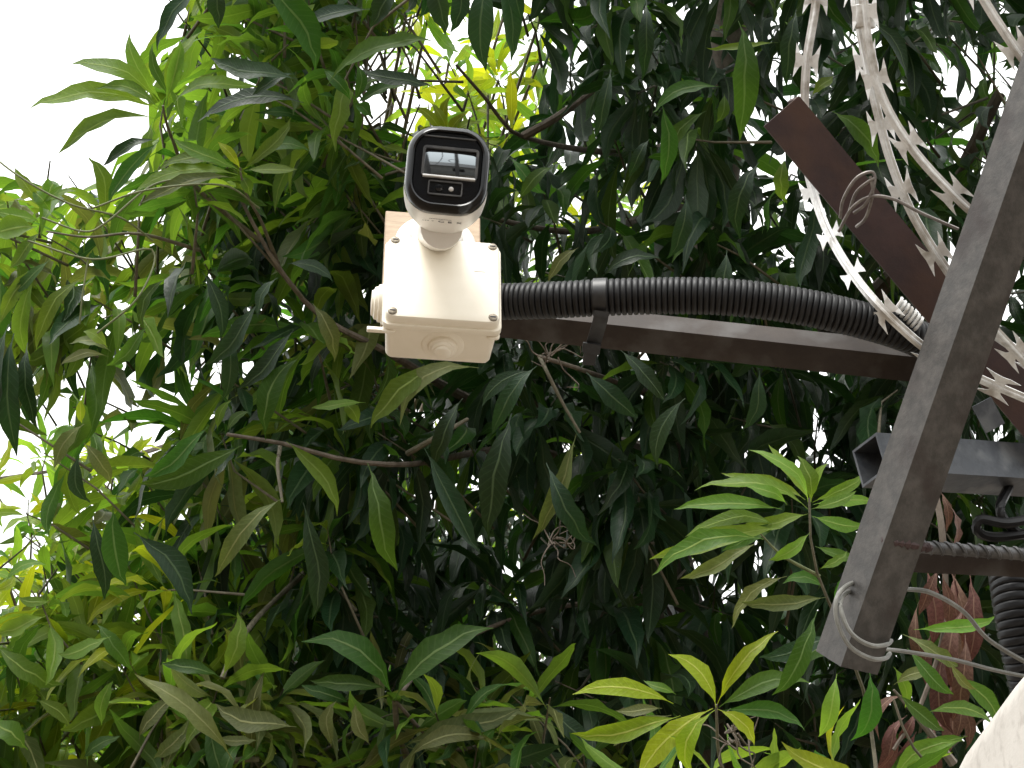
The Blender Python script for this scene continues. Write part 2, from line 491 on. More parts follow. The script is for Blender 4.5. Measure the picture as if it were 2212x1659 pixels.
def rosettes(LV, twigs, C, A, n, Lr, droop, kinds, kw, wr=(.14, .205), spread=(35, 105), keep=None, up=0.7, twig_len=(.15, .4), twig_r=.003):
    """whorls of leaves at twig ends: C centres, A twig directions"""
    for c, a in zip(C, A):
        a = norm(a)
        ex = norm(np.cross(a, [0.3, 0.2, 1.0])); ey = np.cross(a, ex)
        m = int(rng.integers(n[0], n[1] + 1))
        az = np.arange(m) * 2.39996 + rng.uniform(0, 6.28) + rng.normal(0, .2, m)
        el = np.radians(np.linspace(spread[0], spread[1], m) + rng.normal(0, 12, m))
        rad = np.cos(az)[:, None] * ex + np.sin(az)[:, None] * ey
        d = norm(np.cos(el)[:, None] * a + np.sin(el)[:, None] * rad)
        dr = rng.uniform(droop[0], droop[1], m)
        d = norm(d + dr[:, None] * np.array([0, 0, -1.0]))
        L = rng.uniform(Lr[0], Lr[1], m)
        B = c - a * (np.linspace(0, .06, m) + rng.uniform(0, .01, m))[:, None]
        T = B + d * L[:, None]
        Nn = np.array([0, 0, up]) + rad * .8 + rng.normal(0, .35, (m, 3))
        K = rng.choice(kinds, m, p=kw)
        if keep is not None:
            g = keep(B, T, L)
            B, T, Nn, L, K = B[g], T[g], Nn[g], L[g], K[g]
            if len(B) < 3: continue
        LV.add(B, T, Nn, L * rng.uniform(wr[0], wr[1], len(L)), K)
        if twigs is not None:
            ln = rng.uniform(*twig_len)
            back = norm(-a + np.array([.1, .3, -.1]) + rng.normal(0, .25, 3))
            q = np.array([c + a * .01, c - a * ln * .4, c - a * ln * .4 + back * ln * .6])
            twigs.append(sweep(q, circ(1, 4), (0.2, 0.4, 1), np.array([.6, 1.0, 1.4]) * twig_r))

def inpoly(x, y, poly):
    poly = np.array(poly, float); n = len(poly); r = np.zeros(x.shape, bool); j = n - 1
    for i in range(n):
        xi, yi = poly[i]; xj, yj = poly[j]
        r ^= ((yi > y) != (yj > y)) & (x < (xj - xi) * (y - yi) / (yj - yi + 1e-12) + xi)
        j = i
    return r

# ================================================================== SETTING
g = 400.0
gx = np.linspace(-g, g, 9)
gv = [(a, b + 100, 0.0) for b in gx for a in gx]
gf = [(r_ * 9 + c_, r_ * 9 + c_ + 1, r_ * 9 + c_ + 10, r_ * 9 + c_ + 9) for r_ in range(8) for c_ in range(8)]
tag(obj('ground', (gv, gf), M_soil, base=(0, 0, 0), fix=False), kind='structure')

# ================================================================== MANGO TREES
TRUNK = np.array([1.15, 5.6, 0.0])
tree = thing('mango_tree', TRUNK, 'large dense mango tree with dark hanging leaves filling the frame behind the camera', 'tree')
far = thing('mango_tree', (-1.6, 9.6, 0.0), 'yellow green mango tree showing in the sky gaps beyond the dark tree', 'tree')
young = thing('mango_sapling', (0.62, 2.95, 0.0), 'young mango shoots with bright yellow green leaves beside the lower end of the steel post', 'tree')

tp = spline([TRUNK + (0, 0, -.1), (1.10, 5.55, 1.5), (0.98, 5.45, 3.0), P(1440, 1250, 6.1), P(1480, 900, 6.2), P(1560, 300, 6.3), P(1600, -500, 6.4)], 60)
obj('trunk', sweep(tp, circ(1, 14), (0, -1, .2), np.linspace(.16, .05, 60) * (1 + .06 * np.sin(np.arange(60) * 1.7))), M_bark, tree)
limbs = [
    ([P(1478, 1000, 6.2), P(1100, 900, 5.4), P(820, 752, 4.35), P(690, 682, 4.25), P(590, 560, 4.2), P(520, 430, 4.2)], (.04, .014, .004)),
    ([P(1470, 1150, 6.15), P(1180, 980, 5.2), P(880, 1003, 4.3), P(730, 990, 4.2), P(620, 960, 4.15), P(490, 938, 4.1)], (.035, .011, .004)),
    ([P(1560, 300, 6.3), P(1350, 330, 5.6), P(1130, 295, 4.9), P(1060, 225, 4.8), P(985, 140, 4.75)], (.03, .010, .004)),
    ([P(1130, 295, 4.9), P(1200, 255, 4.9), P(1290, 190, 5.0)], (.012, .010, .006)),
    ([P(1540, 420, 6.3), P(1250, 500, 5.4), P(900, 420, 4.9), P(690, 330, 4.5), P(680, 220, 4.4), P(676, 130, 4.3)], (.022, .008, .003)),
    ([P(683, 235, 4.42), P(735, 150, 4.4), P(775, 45, 4.4)], (.005, .004, .003)),
    ([P(1460, 1300, 6.1), P(1300, 1300, 5.2), P(1130, 1330, 4.6), P(950, 1410, 4.3), P(853, 1512, 4.0)], (.02, .007, .004)),
    ([P(1460, 1350, 6.1), P(1300, 1480, 5.0), P(1000, 1620, 4.2), P(853, 1512, 4.0)], (.02, .007, .004)),
    ([P(853, 1512, 4.0), P(858, 1570, 4.05), P(880, 1640, 4.15)], (.006, .007, .009)),
    ([P(880, 980, 4.3), P(950, 940, 4.25), P(1010, 905, 4.3)], (.007, .006, .004)),
    ([P(1165, 770, 4.1), P(1180, 800, 4.05), P(1215, 870, 4.05), P(1253, 935, 4.05)], (.0045, .004, .003)),
    ([P(1400, 850, 5.4), P(1260, 800, 4.3), P(1165, 770, 4.1)], (.013, .007, .0045)),
    ([P(1490, 800, 6.2), P(1800, 700, 5.4), P(2000, 500, 5.0), P(2160, 200, 4.9)], (.06, .03, .015)),
    ([P(352, 228, 3.98), P(357, 255, 4.0), P(372, 300, 4.05), P(420, 400, 4.15), P(560, 520, 4.3)], (.0025, .0045, .005, .006)),
    ([P(519, 362, 3.95), P(522, 385, 3.96), P(532, 420, 4.0), P(565, 480, 4.1), P(600, 570, 4.25)], (.002, .0035, .004, .006)),
    ([P(100, 500, 4.0), P(190, 512, 4.05), P(300, 505, 4.1), P(430, 540, 4.2)], (.002, .003, .005)),
    ([P(610, 1085, 4.0), P(600, 1010, 4.05), P(605, 965, 4.1)], (.003, .004, .005)),
    ([P(480, 1465, 4.0), P(500, 1420, 4.05), P(560, 1330, 4.3), P(700, 1200, 4.8)], (.006, .006, .01)),
    ([P(560, 1640, 4.0), P(500, 1645, 4.0), P(440, 1680, 4.05)], (.006, .007, .008)),
]
for pts, rr in limbs:
    obj('branch', tube(pts, rr, 8), M_twig if max(rr) < .012 else M_bark, tree)

SKY1 = [(-900, -1400), (395, -1400), (395, -10), (345, 95), (290, 120), (260, 180), (330, 250), (350, 290), (235, 430), (160, 430), (100, 400), (0, 355), (-900, 300)]
SKY2 = [(-900, 960), (20, 990), (95, 960), (135, 1045), (70, 1110), (85, 1250), (45, 1350), (-900, 1350)]
SKY3 = [(740, 170), (860, 90), (890, -10), (1060, -10), (1170, 110), (1170, 270), (1090, 330), (1010, 300), (900, 290), (790, 275)]
GAPS = [(1185, 1000, 22), (2105, 150, 50), (2100, 330, 30), (500, 190, 50), (690, 60, 30), (250, 880, 30), (420, 860, 24), (850, 1490, 26), (1160, 1420, 22),
        (1960, 860, 26), (300, 1360, 25), (60, 1500, 25), (1060, 720, 22), (1660, 600, 22), (1120, 470, 26), (1060, 300, 30), (330, 1620, 25), (1240, 1560, 30)]
def keep_main(B, T, L):
    ok = np.ones(len(B), bool)
    for f in (.1, .5, 1.0):
        q = proj(B + (T - B) * f)
        for poly in (SKY1, SKY2, SKY3):
            ok &= ~inpoly(q[:, 0], q[:, 1], poly)
        for (gx_, gy_, gr) in GAPS:
            ok &= (q[:, 0] - gx_) ** 2 + (q[:, 1] - gy_) ** 2 > (gr * (1.0 if f == .5 else .7)) ** 2
    return ok

LM, twm = Leaves(), []
def seeds(n, xr, yr, dr):
    x = rng.uniform(*xr, n); y = rng.uniform(*yr, n); d = rng.uniform(*dr, n)
    return np.array([P(a, b, c) for a, b, c in zip(x, y, d)]), x, y
def axes(n, bias, s=.45):
    return norm(np.array(bias) + rng.normal(0, s, (n, 3)))

# the thick middle and right of the crown
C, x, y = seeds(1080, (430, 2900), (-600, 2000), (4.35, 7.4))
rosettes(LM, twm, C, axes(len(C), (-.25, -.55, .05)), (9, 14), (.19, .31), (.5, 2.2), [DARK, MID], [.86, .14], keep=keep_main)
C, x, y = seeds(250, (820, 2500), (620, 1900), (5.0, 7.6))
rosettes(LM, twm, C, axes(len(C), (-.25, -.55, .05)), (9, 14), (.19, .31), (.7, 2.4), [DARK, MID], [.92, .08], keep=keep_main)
# its thinner left side, paler leaf kinds painting in the light from the sky
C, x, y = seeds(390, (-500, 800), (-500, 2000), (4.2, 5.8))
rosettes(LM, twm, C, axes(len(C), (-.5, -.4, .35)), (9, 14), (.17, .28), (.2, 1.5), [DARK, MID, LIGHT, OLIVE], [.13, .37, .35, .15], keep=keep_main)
# lower left, young leaves, kinds picked paler to put the glow into colour
C, x, y = seeds(130, (-400, 440), (1180, 2000), (4.1, 5.4))
rosettes(LM, twm, C, axes(len(C), (-.3, -.3, .6)), (9, 13), (.15, .24), (.1, 1.0), [MID, LIGHT, YEL], [.20, .58, .22], keep=keep_main)
# the lower middle, olive leaves nearer the lens
C, x, y = seeds(85, (330, 1350), (1490, 1950), (3.9, 4.6))
rosettes(LM, twm, C, axes(len(C), (-.1, -.5, .55)), (8, 12), (.15, .22), (.2, 1.0), [MID, OLIVE, DARK, LIGHT], [.32, .42, .11, .15], keep=keep_main)
# upper left middle, fresh greens
C, x, y = seeds(75, (330, 860), (-150, 420), (4.1, 5.0))
rosettes(LM, twm, C, axes(len(C), (-.3, -.3, .6)), (8, 12), (.15, .22), (.0, .9), [MID, LIGHT], [.6, .4], keep=keep_main)
# unseen crown overhead and beyond the frame's right, added to shade what is below
C, x, y = seeds(420, (200, 3600), (-2800, -500), (3.4, 7.6))
rosettes(LM, twm, C, axes(len(C), (-.1, -.4, .1)), (9, 13), (.18, .27), (.7, 1.8), [DARK, MID], [.85, .15])

def hero(LV, base, tip, wpx, kind, d=4.0, dd=0.0, face=0.8, upw=0.5, roll=0.0):
    """a leaf read off the photograph: stalk end, tip and width, at its own distance"""
    d = d + rng.normal(0, .05)
    B, T = P(*base, d), P(*tip, d - dd)
    n = UV_ * upw - FV * face + RV * (roll + rng.normal(0, .15)) + rng.normal(0, .08, 3)
    LV.add(B, T, n, wpx / FPX * d * 1.02, kind)

H = [  # stalk end, tip, width, colour
 # top-left rosette against the sky
 ((350, 240), (58, 243), 44, LIGHT), ((345, 225), (150, 140), 46, LIGHT), ((350, 262), (125, 333), 40, MID), ((350, 222), (280, 70), 34, LIGHT),
 ((358, 220), (390, 85), 38, LIGHT), ((365, 225), (437, 68), 34, MID), ((372, 232), (560, 188), 44, LIGHT), ((345, 304), (222, 359), 34, DARK),
 ((345, 304), (232, 441), 46, DARK), ((330, 262), (297, 365), 38, LIGHT), ((345, 235), (205, 190), 36, LIGHT), ((370, 215), (330, 95), 22, MID),
 # second rosette, pale
 ((523, 372), (373, 297), 30, LIGHT), ((523, 368), (629, 253), 34, LIGHT), ((530, 368), (643, 366), 38, LIGHT), ((515, 378), (280, 424), 42, LIGHT),
 ((520, 380), (540, 425), 26, LIGHT), ((520, 366), (470, 306), 28, YEL), ((560, 330), (670, 325), 60, MID), ((515, 372), (330, 372), 36, LIGHT), ((512, 385), (300, 440), 30, OLIVE),
 # left edge
 ((96, 450), (32, 362), 27, LIGHT), ((222, 479), (191, 338), 46, MID), ((90, 440), (137, 396), 18, LIGHT), ((100, 446), (167, 413), 20, LIGHT),
 ((80, 490), (-20, 510), 56, LIGHT), ((90, 500), (20, 580), 46, LIGHT), ((90, 480), (-10, 455), 34, LIGHT), ((110, 460), (70, 410), 34, LIGHT),
 ((96, 567), (-5, 705), 34, LIGHT), ((185, 598), (78, 758), 38, MID), ((75, 600), (65, 780), 38, MID), ((30, 720), (37, 988), 54, DARK), ((20, 700), (-10, 930), 46, DARK),
 ((110, 560), (20, 640), 34, MID), ((60, 740), (85, 930), 40, DARK), ((0, 590), (-20, 760), 46, MID),
 # top, hanging from above
 ((574, -40), (680, 158), 68, MID), ((470, -45), (472, 62), 40, DARK), ((445, -30), (340, 112), 40, DARK), ((643, 171), (455, 126), 62, DARK),
 ((656, 222), (427, 263), 44, DARK), ((640, 160), (545, 205), 40, DARK), ((706, 185), (942, 92), 44, MID), ((942, 191), (781, 150), 40, DARK),
 ((764, 222), (768, 137), 32, MID), ((766, 222), (822, 171), 38, MID), ((768, 226), (884, 191), 32, MID), ((766, 224), (802, 253), 30, MID), ((760, 222), (700, 150), 36, MID),
 ((800, 20), (640, 60), 46, DARK), ((860, -40), (800, 60), 44, DARK),
 # left middle
 ((437, 588), (475, 737), 42, DARK), ((500, 700), (478, 868), 44, DARK), ((636, 711), (512, 840), 42, DARK), ((675, 655), (722, 783), 50, OLIVE),
 ((574, 950), (643, 776), 64, MID), ((526, 960), (300, 1046), 64, MID), ((451, 920), (310, 1030), 50, MID), ((182, 916), (116, 1012), 52, OLIVE),
 ((181, 957), (240, 1047), 50, OLIVE), ((170, 980), (195, 1087), 44, DARK), ((618, 953), (728, 1115), 42, LIGHT), ((174, 860), (176, 914), 20, YEL),
 ((600, 600), (560, 690), 42, DARK), ((360, 600), (310, 720), 40, DARK), ((320, 700), (230, 790), 40, MID), ((470, 930), (500, 865), 30, LIGHT), ((490, 935), (540, 890), 34, MID), ((620, 570), (720, 610), 42, DARK),
 ((790, 870), (672, 882), 26, LIGHT), ((740, 862), (775, 915), 30, LIGHT), ((560, 650), (440, 790), 46, DARK), ((240, 760), (150, 742), 26, OLIVE), ((235, 770), (130, 790), 24, OLIVE), ((232, 750), (180, 715), 30, LIGHT),
 # lower left
 ((244, 1095), (272, 1265), 78, DARK), ((199, 1115), (227, 1295), 50, DARK), ((289, 1150), (415, 1328), 78, DARK), ((612, 1075), (464, 1246), 42, OLIVE),
 ((655, 1085), (673, 1340), 46, DARK), ((481, 1460), (513, 1320), 52, MID), ((478, 1464), (349, 1432), 40, MID), ((206, 1345), (285, 1446), 50, MID),
 ((-10, 1395), (140, 1480), 56, LIGHT), ((77, 1512), (150, 1574), 46, LIGHT), ((551, 1638), (572, 1450), 36, OLIVE), ((640, 1570), (465, 1520), 72, OLIVE),
 ((718, 1615), (728, 1513), 46, OLIVE), ((502, 1641), (290, 1455), 40, OLIVE), ((240, 1375), (125, 1412), 50, LIGHT), ((300, 1600), (380, 1500), 46, OLIVE), ((330, 1640), (410, 1550), 46, OLIVE),
 ((100, 1330), (-10, 1365), 40, LIGHT), ((110, 1300), (40, 1290), 34, LIGHT), ((60, 1620), (-20, 1560), 50, LIGHT), ((560, 1600), (470, 1590), 30, OLIVE),
 ((220, 1570), (245, 1470), 40, MID), ((180, 1640), (260, 1590), 40, MID), ((10, 1260), (100, 1220), 34, LIGHT),
 # lower middle
 ((853, 1512), (1067, 1357), 82, MID), ((850, 1509), (650, 1386), 74, MID), ((840, 1490), (670, 1470), 40, MID), ((867, 1618), (1126, 1530), 42, OLIVE),
 ((800, 1610), (768, 1520), 42, OLIVE), ((794, 1000), (859, 1234), 62, MID), ((955, 786), (801, 926), 64, LIGHT), ((1035, 795), (863, 922), 52, OLIVE),
 ((917, 968), (1037, 1197), 44, DARK), ((1105, 893), (1057, 1163), 72, DARK), ((1245, 937), (1150, 1166), 26, OLIVE), ((1340, 756), (1440, 867), 48, DARK),
 ((1266, 804), (1379, 903), 60, DARK), ((880, 1640), (1060, 1600), 48, OLIVE), ((900, 1640), (1180, 1560), 50, OLIVE), ((1180, 1520), (1290, 1600), 60, DARK), ((1150, 800), (1040, 880), 44, DARK), ((1160, 790), (1060, 940), 46, DARK),
 ((1000, 860), (930, 1010), 50, DARK), ((1180, 1000), (1290, 1180), 56, DARK), ((760, 1520), (650, 1480), 44, MID), ((1000, 1560), (1100, 1480), 36, MID),
 # right of the camera
 ((1595, 45), (1598, 304), 68, MID), ((1557, 188), (1410, 243), 42, MID), ((1564, 202), (1547, 265), 38, MID), ((1430, 225), (1427, 400), 42, MID),
 ((1397, 0), (1386, 176), 32, DARK), ((1680, 92), (1525, 103), 18, LIGHT), ((1525, 240), (1440, 352), 34, MID), ((1403, 300), (1358, 383), 36, DARK), ((1320, 150), (1285, 300), 34, DARK),
 ((1797, 240), (1897, 362), 58, MID), ((1695, 340), (1700, 440), 48, LIGHT), ((1753, 210), (1800, 165), 26, LIGHT), ((1640, 350), (1600, 520), 54, DARK), ((1480, 420), (1440, 560), 50, DARK),
 ((1250, 535), (1185, 612), 34, OLIVE), ((1200, 360), (1120, 430), 40, MID), ((1100, 340), (1180, 420), 44, MID), ((1300, 600), (1430, 560), 44, DARK), ((1720, 20), (1700, 190), 44, DARK),
 ((1480, 860), (1420, 1010), 52, DARK), ((1640, 800), (1600, 930), 46, DARK), ((1880, 40), (1960, 170), 46, DARK), ((1570, 540), (1520, 680), 56, DARK),
]
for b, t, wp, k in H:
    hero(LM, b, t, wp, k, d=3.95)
# dark leaves of an overhanging twig at the top edge, nearer the lens
for b, t, wp in [((1055, -60), (1050, 155), 56), ((1075, -60), (1104, 134), 42), ((918, -60), (962, 76), 46), ((1000, -60), (972, 72), 40), ((1110, -60), (1128, 50), 34), ((940, -70), (905, 40), 34)]:
    hero(LM, b, t, wp, DARK, d=3.3, face=.6, upw=-.3)
# small yellow leaf tips just above the security camera
for t in [(893, 230), (930, 222), (975, 205), (1010, 240), (1040, 262), (905, 275), (1060, 300)]:
    hero(LM, (965 + (t[0] - 965) * .1, 300), t, 26, YEL, d=4.9)
if twm:
    o = obj('twig', join(*twm), M_twig, tree, sharp=None, fix=False); o['kind'] = 'stuff'

# bare curled flower stalks left on two twig ends
for c0, d0 in ((P(1185, 775, 4.05), 4.05), (P(1195, 1172, 4.1), 4.1), (P(1585, 1590, 2.95), 2.95)):
    for k in range(9):
        q = [c0 + rng.normal(0, .008, 3)]
        dv = norm(rng.normal(0, 1, 3) + np.array([0, 0, -.3]))
        for _ in range(4):
            dv = norm(dv + rng.normal(0, .75, 3)); q.append(q[-1] + dv * .028)
        obj('flower_stalk', tube(q, (.0019, .0008), 5, 14), M_bark, tree)

# far bright tree
LF_, twf = Leaves(), []
ft = spline([(-1.6, 9.6, -.1), (-1.55, 9.5, 2.0), (-1.4, 9.2, 4.0), (-1.2, 8.9, 6.0), (-1.0, 8.8, 8.5)], 30)
obj('trunk', sweep(ft, circ(1, 10), (0, -1, .2), np.linspace(.14, .04, 30)), M_bark, far)
def keep_far(B, T, L):
    q = proj(T); q2 = proj(B)
    return ~inpoly(q[:, 0], q[:, 1], SKY1) & ~inpoly(q2[:, 0], q2[:, 1], SKY1)
C1, _, _ = seeds(170, (-350, 800), (960, 1900), (7.2, 9.5))
C2, _, _ = seeds(26, (850, 1200), (-60, 330), (7.2, 9.2))
C3, _, _ = seeds(110, (500, 1500), (350, 1600), (7.5, 9.5))
rosettes(LF_, twf, np.concatenate([C1, C2, C3]), axes(len(C1) + len(C2) + len(C3), (-.1, -.3, .8)), (8, 12), (.15, .24), (.0, .7), [LIGHT, YEL, MID], [.45, .35, .20], keep=keep_far, twig_r=.004)
for cpt in np.concatenate([C1[:26], C2[:16], C3[:6]]):
    j = ft[int(rng.integers(10, 28))]
    mid_ = (cpt + j) / 2 + np.array([0, 0, -.15]) + rng.normal(0, .08, 3)
    obj('branch', tube([j, mid_, cpt], (.03, .014, .006), 5, 7), M_bark, far)
o = obj('twig', join(*twf), M_twig, far, sharp=None, fix=False); o['kind'] = 'stuff'

# young shoots at the lower right, nearer than the big tree
LY = Leaves()
DY = 2.9
for pts, rr in [
    ([(0.62, 2.95, -.05), (.60, 2.92, 1.2), (.55, 2.80, 2.2), P(1890, 1640, 3.0), P(1840, 1420, 2.98), P(1790, 1300, 2.95), P(1755, 1200, DY), P(1748, 1075, DY)], (.022, .016, .012, .006, .004, .0018)),
    ([(.55, 2.80, 2.2), P(1640, 1800, 3.0), P(1560, 1660, 2.95), P(1547, 1522, DY)], (.012, .008, .005, .002)),
    ([P(1770, 1245, 2.92), P(1690, 1200, 2.9), P(1640, 1150, 2.88)], (.003, .0025, .0012)),
    ([(.58, 2.85, 1.9), P(2020, 1780, 2.85), P(1960, 1600, 2.85), P(1930, 1510, 2.85)], (.010, .005, .003, .002))]:
    obj('branch', tube(pts, rr, 7), M_stem if max(rr) < .01 else M_twig, young)
HY = [
 ((1547, 1529), (1443, 1413), 58, YEL), ((1550, 1520), (1682, 1363), 32, YEL), ((1553, 1528), (1754, 1478), 54, MID), ((1550, 1532), (1629, 1612), 50, YEL),
 ((1545, 1533), (1503, 1685), 64, YEL), ((1540, 1530), (1368, 1692), 64, YEL), ((1470, 1546), (1234, 1584), 42, YEL), ((1455, 1520), (1236, 1500), 40, YEL),
 ((1450, 1545), (1325, 1612), 40, OLIVE), ((1560, 1535), (1740, 1580), 46, MID), ((1460, 1500), (1390, 1470), 30, LIGHT), ((1430, 1530), (1330, 1535), 34, OLIVE),
 ((1885, 1700), (1688, 1602), 56, YEL), ((1808, 1455), (1768, 1592), 50, LIGHT), ((1878, 1450), (1837, 1600), 62, MID), ((1765, 1320), (1667, 1502), 50, MID), ((1700, 1245), (1580, 1358), 32, OLIVE),
 ((1745, 1085), (1617, 972), 28, LIGHT), ((1750, 1085), (1722, 985), 56, LIGHT), ((1740, 1080), (1558, 1022), 30, LIGHT), ((1755, 1085), (1868, 1020), 27, LIGHT), ((1757, 1090), (1892, 1080), 32, LIGHT),
 ((1755, 1115), (1868, 1132), 44, LIGHT), ((1690, 1100), (1455, 1100), 32, LIGHT), ((1690, 1140), (1403, 1208), 38, LIGHT), ((1650, 1165), (1408, 1243), 46, LIGHT), ((1640, 1170), (1470, 1250), 30, OLIVE), ((1752, 1085), (1790, 1000), 26, LIGHT), ((1748, 1085), (1660, 960), 30, LIGHT), ((1745, 1110), (1610, 1130), 38, LIGHT), ((1745, 1100), (1500, 1060), 30, LIGHT), ((1752, 1100), (1850, 1060), 30, LIGHT), ((1680, 1140), (1480, 1160), 36, LIGHT), ((1690, 1130), (1560, 1190), 34, MID), ((1760, 1180), (1860, 1200), 32, MID), ((1750, 1150), (1660, 1210), 36, LIGHT),
 ((1700, 1090), (1610, 1050), 36, LIGHT), ((1780, 1270), (1690, 1260), 40, MID), ((1785, 1290), (1600, 1300), 36, OLIVE), ((1800, 1300), (1850, 1240), 34, MID), ((1770, 1230), (1830, 1190), 30, LIGHT), ((1830, 1400), (1700, 1440), 50, MID),
 ((1800, 1370), (1640, 1420), 52, DARK),
 ((1975, 1360), (2155, 1330), 26, LIGHT), ((1950, 1370), (2080, 1440), 34, OLIVE), ((1930, 1440), (1955, 1530), 36, LIGHT), ((1960, 1400), (2060, 1500), 46, MID), ((2060, 1460), (2160, 1580), 56, LIGHT),
 ((2000, 1540), (2150, 1570), 40, LIGHT), ((1940, 1500), (2040, 1580), 46, MID), ((2050, 1430), (2110, 1490), 24, OLIVE), ((2080, 1600), (1930, 1690), 50, LIGHT), ((2090, 1590), (1980, 1640), 44, LIGHT), ((1930, 1480), (2020, 1460), 40, OLIVE),
]
for b, t, wp, k in HY:
    hero(LY, b, t, wp, k, d=DY)
C, _, _ = seeds(12, (1330, 2050), (1640, 1900), (2.8, 3.2))
rosettes(LY, None, C, axes(len(C), (0, -.3, .8)), (8, 11), (.10, .15), (.0, .7), [LIGHT, MID, YEL], [.4, .4, .2])

sets = [LM.cat(), LF_.cat(), LY.cat()]
# younger leaves at outer and lower left, recoloured paler to paint in the glow
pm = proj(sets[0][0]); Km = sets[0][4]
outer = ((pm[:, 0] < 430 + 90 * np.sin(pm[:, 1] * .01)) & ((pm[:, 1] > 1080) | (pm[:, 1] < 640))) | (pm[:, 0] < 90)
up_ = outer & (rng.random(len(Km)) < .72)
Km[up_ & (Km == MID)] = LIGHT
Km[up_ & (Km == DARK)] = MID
sc_ = visible_score(sets)
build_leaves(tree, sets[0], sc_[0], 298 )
build_leaves(far, sets[1], sc_[1], 298)
build_leaves(young, sets[2], sc_[2] + 1, 298)

# withered twig with curled brown leaves hanging behind the steel frame
dry = thing('withered_branch', P(2030, 1120, 3.1), 'withered branch of hanging brown dry leaves behind the steel post and rebar', 'branch')
obj('twig', tube([P(2010, 1020, 3.15), P(2035, 1150, 3.12), P(2040, 1350, 3.1), P(1990, 1520, 3.08), P(1930, 1620, 3.05)], (.006, .006, .004, .004, .003), 6), M_bark, dry)
obj('twig', tube([P(1930, 1490, 3.0), P(1990, 1560, 3.0), P(2060, 1650, 3.0)], (.002, .005, .008), 6), M_bark, dry)
LD = Leaves()
for b, t, wp in [((2025, 1225), (1985, 1330), 34), ((2035, 1240), (2045, 1360), 30), ((2065, 1235), (2090, 1400), 34), ((2095, 1240), (2075, 1450), 44), ((2030, 1330), (2055, 1460), 40), ((2085, 1370), (2055, 1560), 46),
                 ((2010, 1370), (2000, 1480), 36), ((2050, 1090), (2065, 1190), 44), ((2030, 1060), (2045, 1150), 26), ((1975, 1540), (1935, 1600), 34), ((1960, 1545), (1905, 1640), 34), ((2010, 1580), (1950, 1660), 36),
                 ((2000, 1600), (1985, 1690), 30), ((2080, 1480), (2060, 1600), 34), ((1990, 1560), (2060, 1610), 32), ((1945, 1590), (1870, 1680), 34), ((2060, 1240), (2030, 1330), 26), ((2075, 1500), (2085, 1620), 28), ((2020, 1460), (2070, 1560), 36),
                 ((2000, 1225), (2010, 1400), 40), ((2050, 1228), (2070, 1430), 42), ((2090, 1300), (2095, 1520), 44), ((2040, 1400), (2060, 1590), 44), ((2070, 1440), (2045, 1640), 42), ((1985, 1300), (2000, 1450), 34),
                 ((1960, 1500), (1900, 1600), 38), ((1930, 1560), (1880, 1690), 40), ((2020, 1560), (2030, 1690), 40), ((1980, 1580), (1935, 1680), 36)]:
    hero(LD, b, t, wp, DRY, d=3.1, roll=rng.normal(0, .5))
build_leaves(dry, LD.cat(), np.ones(len(LD.cat()[0])))

# thin climbing vine on the left
vine = thing('vine', P(180, 500, 3.85), 'thin pale vine stems twining through the leaves at the left edge', 'vine')
for pts in ([P(-60, 300, 3.9), P(40, 380, 3.85), P(150, 440, 3.85), P(260, 470, 3.9), P(330, 520, 3.95)], [P(90, 470, 3.85), P(180, 500, 3.85), P(230, 480, 3.85), P(330, 400, 3.9), P(420, 385, 3.95)],
            [P(60, 520, 3.85), P(200, 560, 3.85), P(330, 540, 3.9), P(300, 640, 3.85), P(210, 720, 3.85)], [P(200, 450, 3.85), P(320, 410, 3.85), P(480, 400, 3.9), P(560, 450, 4.0)], [P(190, 560, 3.85), P(178, 640, 3.84), P(172, 700, 3.84)]):
    obj('stem', tube(pts, .0021, 6), M_stem, vine)

# ================================================================== JUNCTION BOX
psi, tilt = R(6.5), R(-6.5)
n0 = np.array([math.sin(psi), -math.cos(psi), 0])
bxx = np.array([math.cos(psi), math.sin(psi), 0])
bn = math.cos(tilt) * n0 - math.sin(tilt) * np.array([0, 0, 1.0])
bz = math.cos(tilt) * np.array([0, 0, 1.0]) + math.sin(tilt) * n0
BO = P(958, 601, 1.75)
MB = frame(bxx, -bn, bz, BO)
def on_plane(px, py, ylocal):
    """local (x, z) on the box frame's plane y = ylocal under a pixel"""
    d = P(px, py, 1.0) - CAM
    nrm = MB[:3, 1]; o = BO + nrm * ylocal
    s = np.dot(o - CAM, nrm) / np.dot(d, nrm)
    q = MB[:3, :3].T @ (CAM + d * s - BO)
    return q[0], q[2]

bar_a, bar_b = P(850, 651, 1.83), P(2040, 778, 1.78)

board = obj('mounting_board', xf(rbox(.094, .150, .0605, .072, .0015, .0008, cx=(on_plane(825, 470, .06)[0] + on_plane(1045, 470, .06)[0]) / 2,
            cz=on_plane(935, 461, .06)[1] - .075), MB), M_board)
tag(board, 'pale square wooden board behind the security camera and white box', 'board')

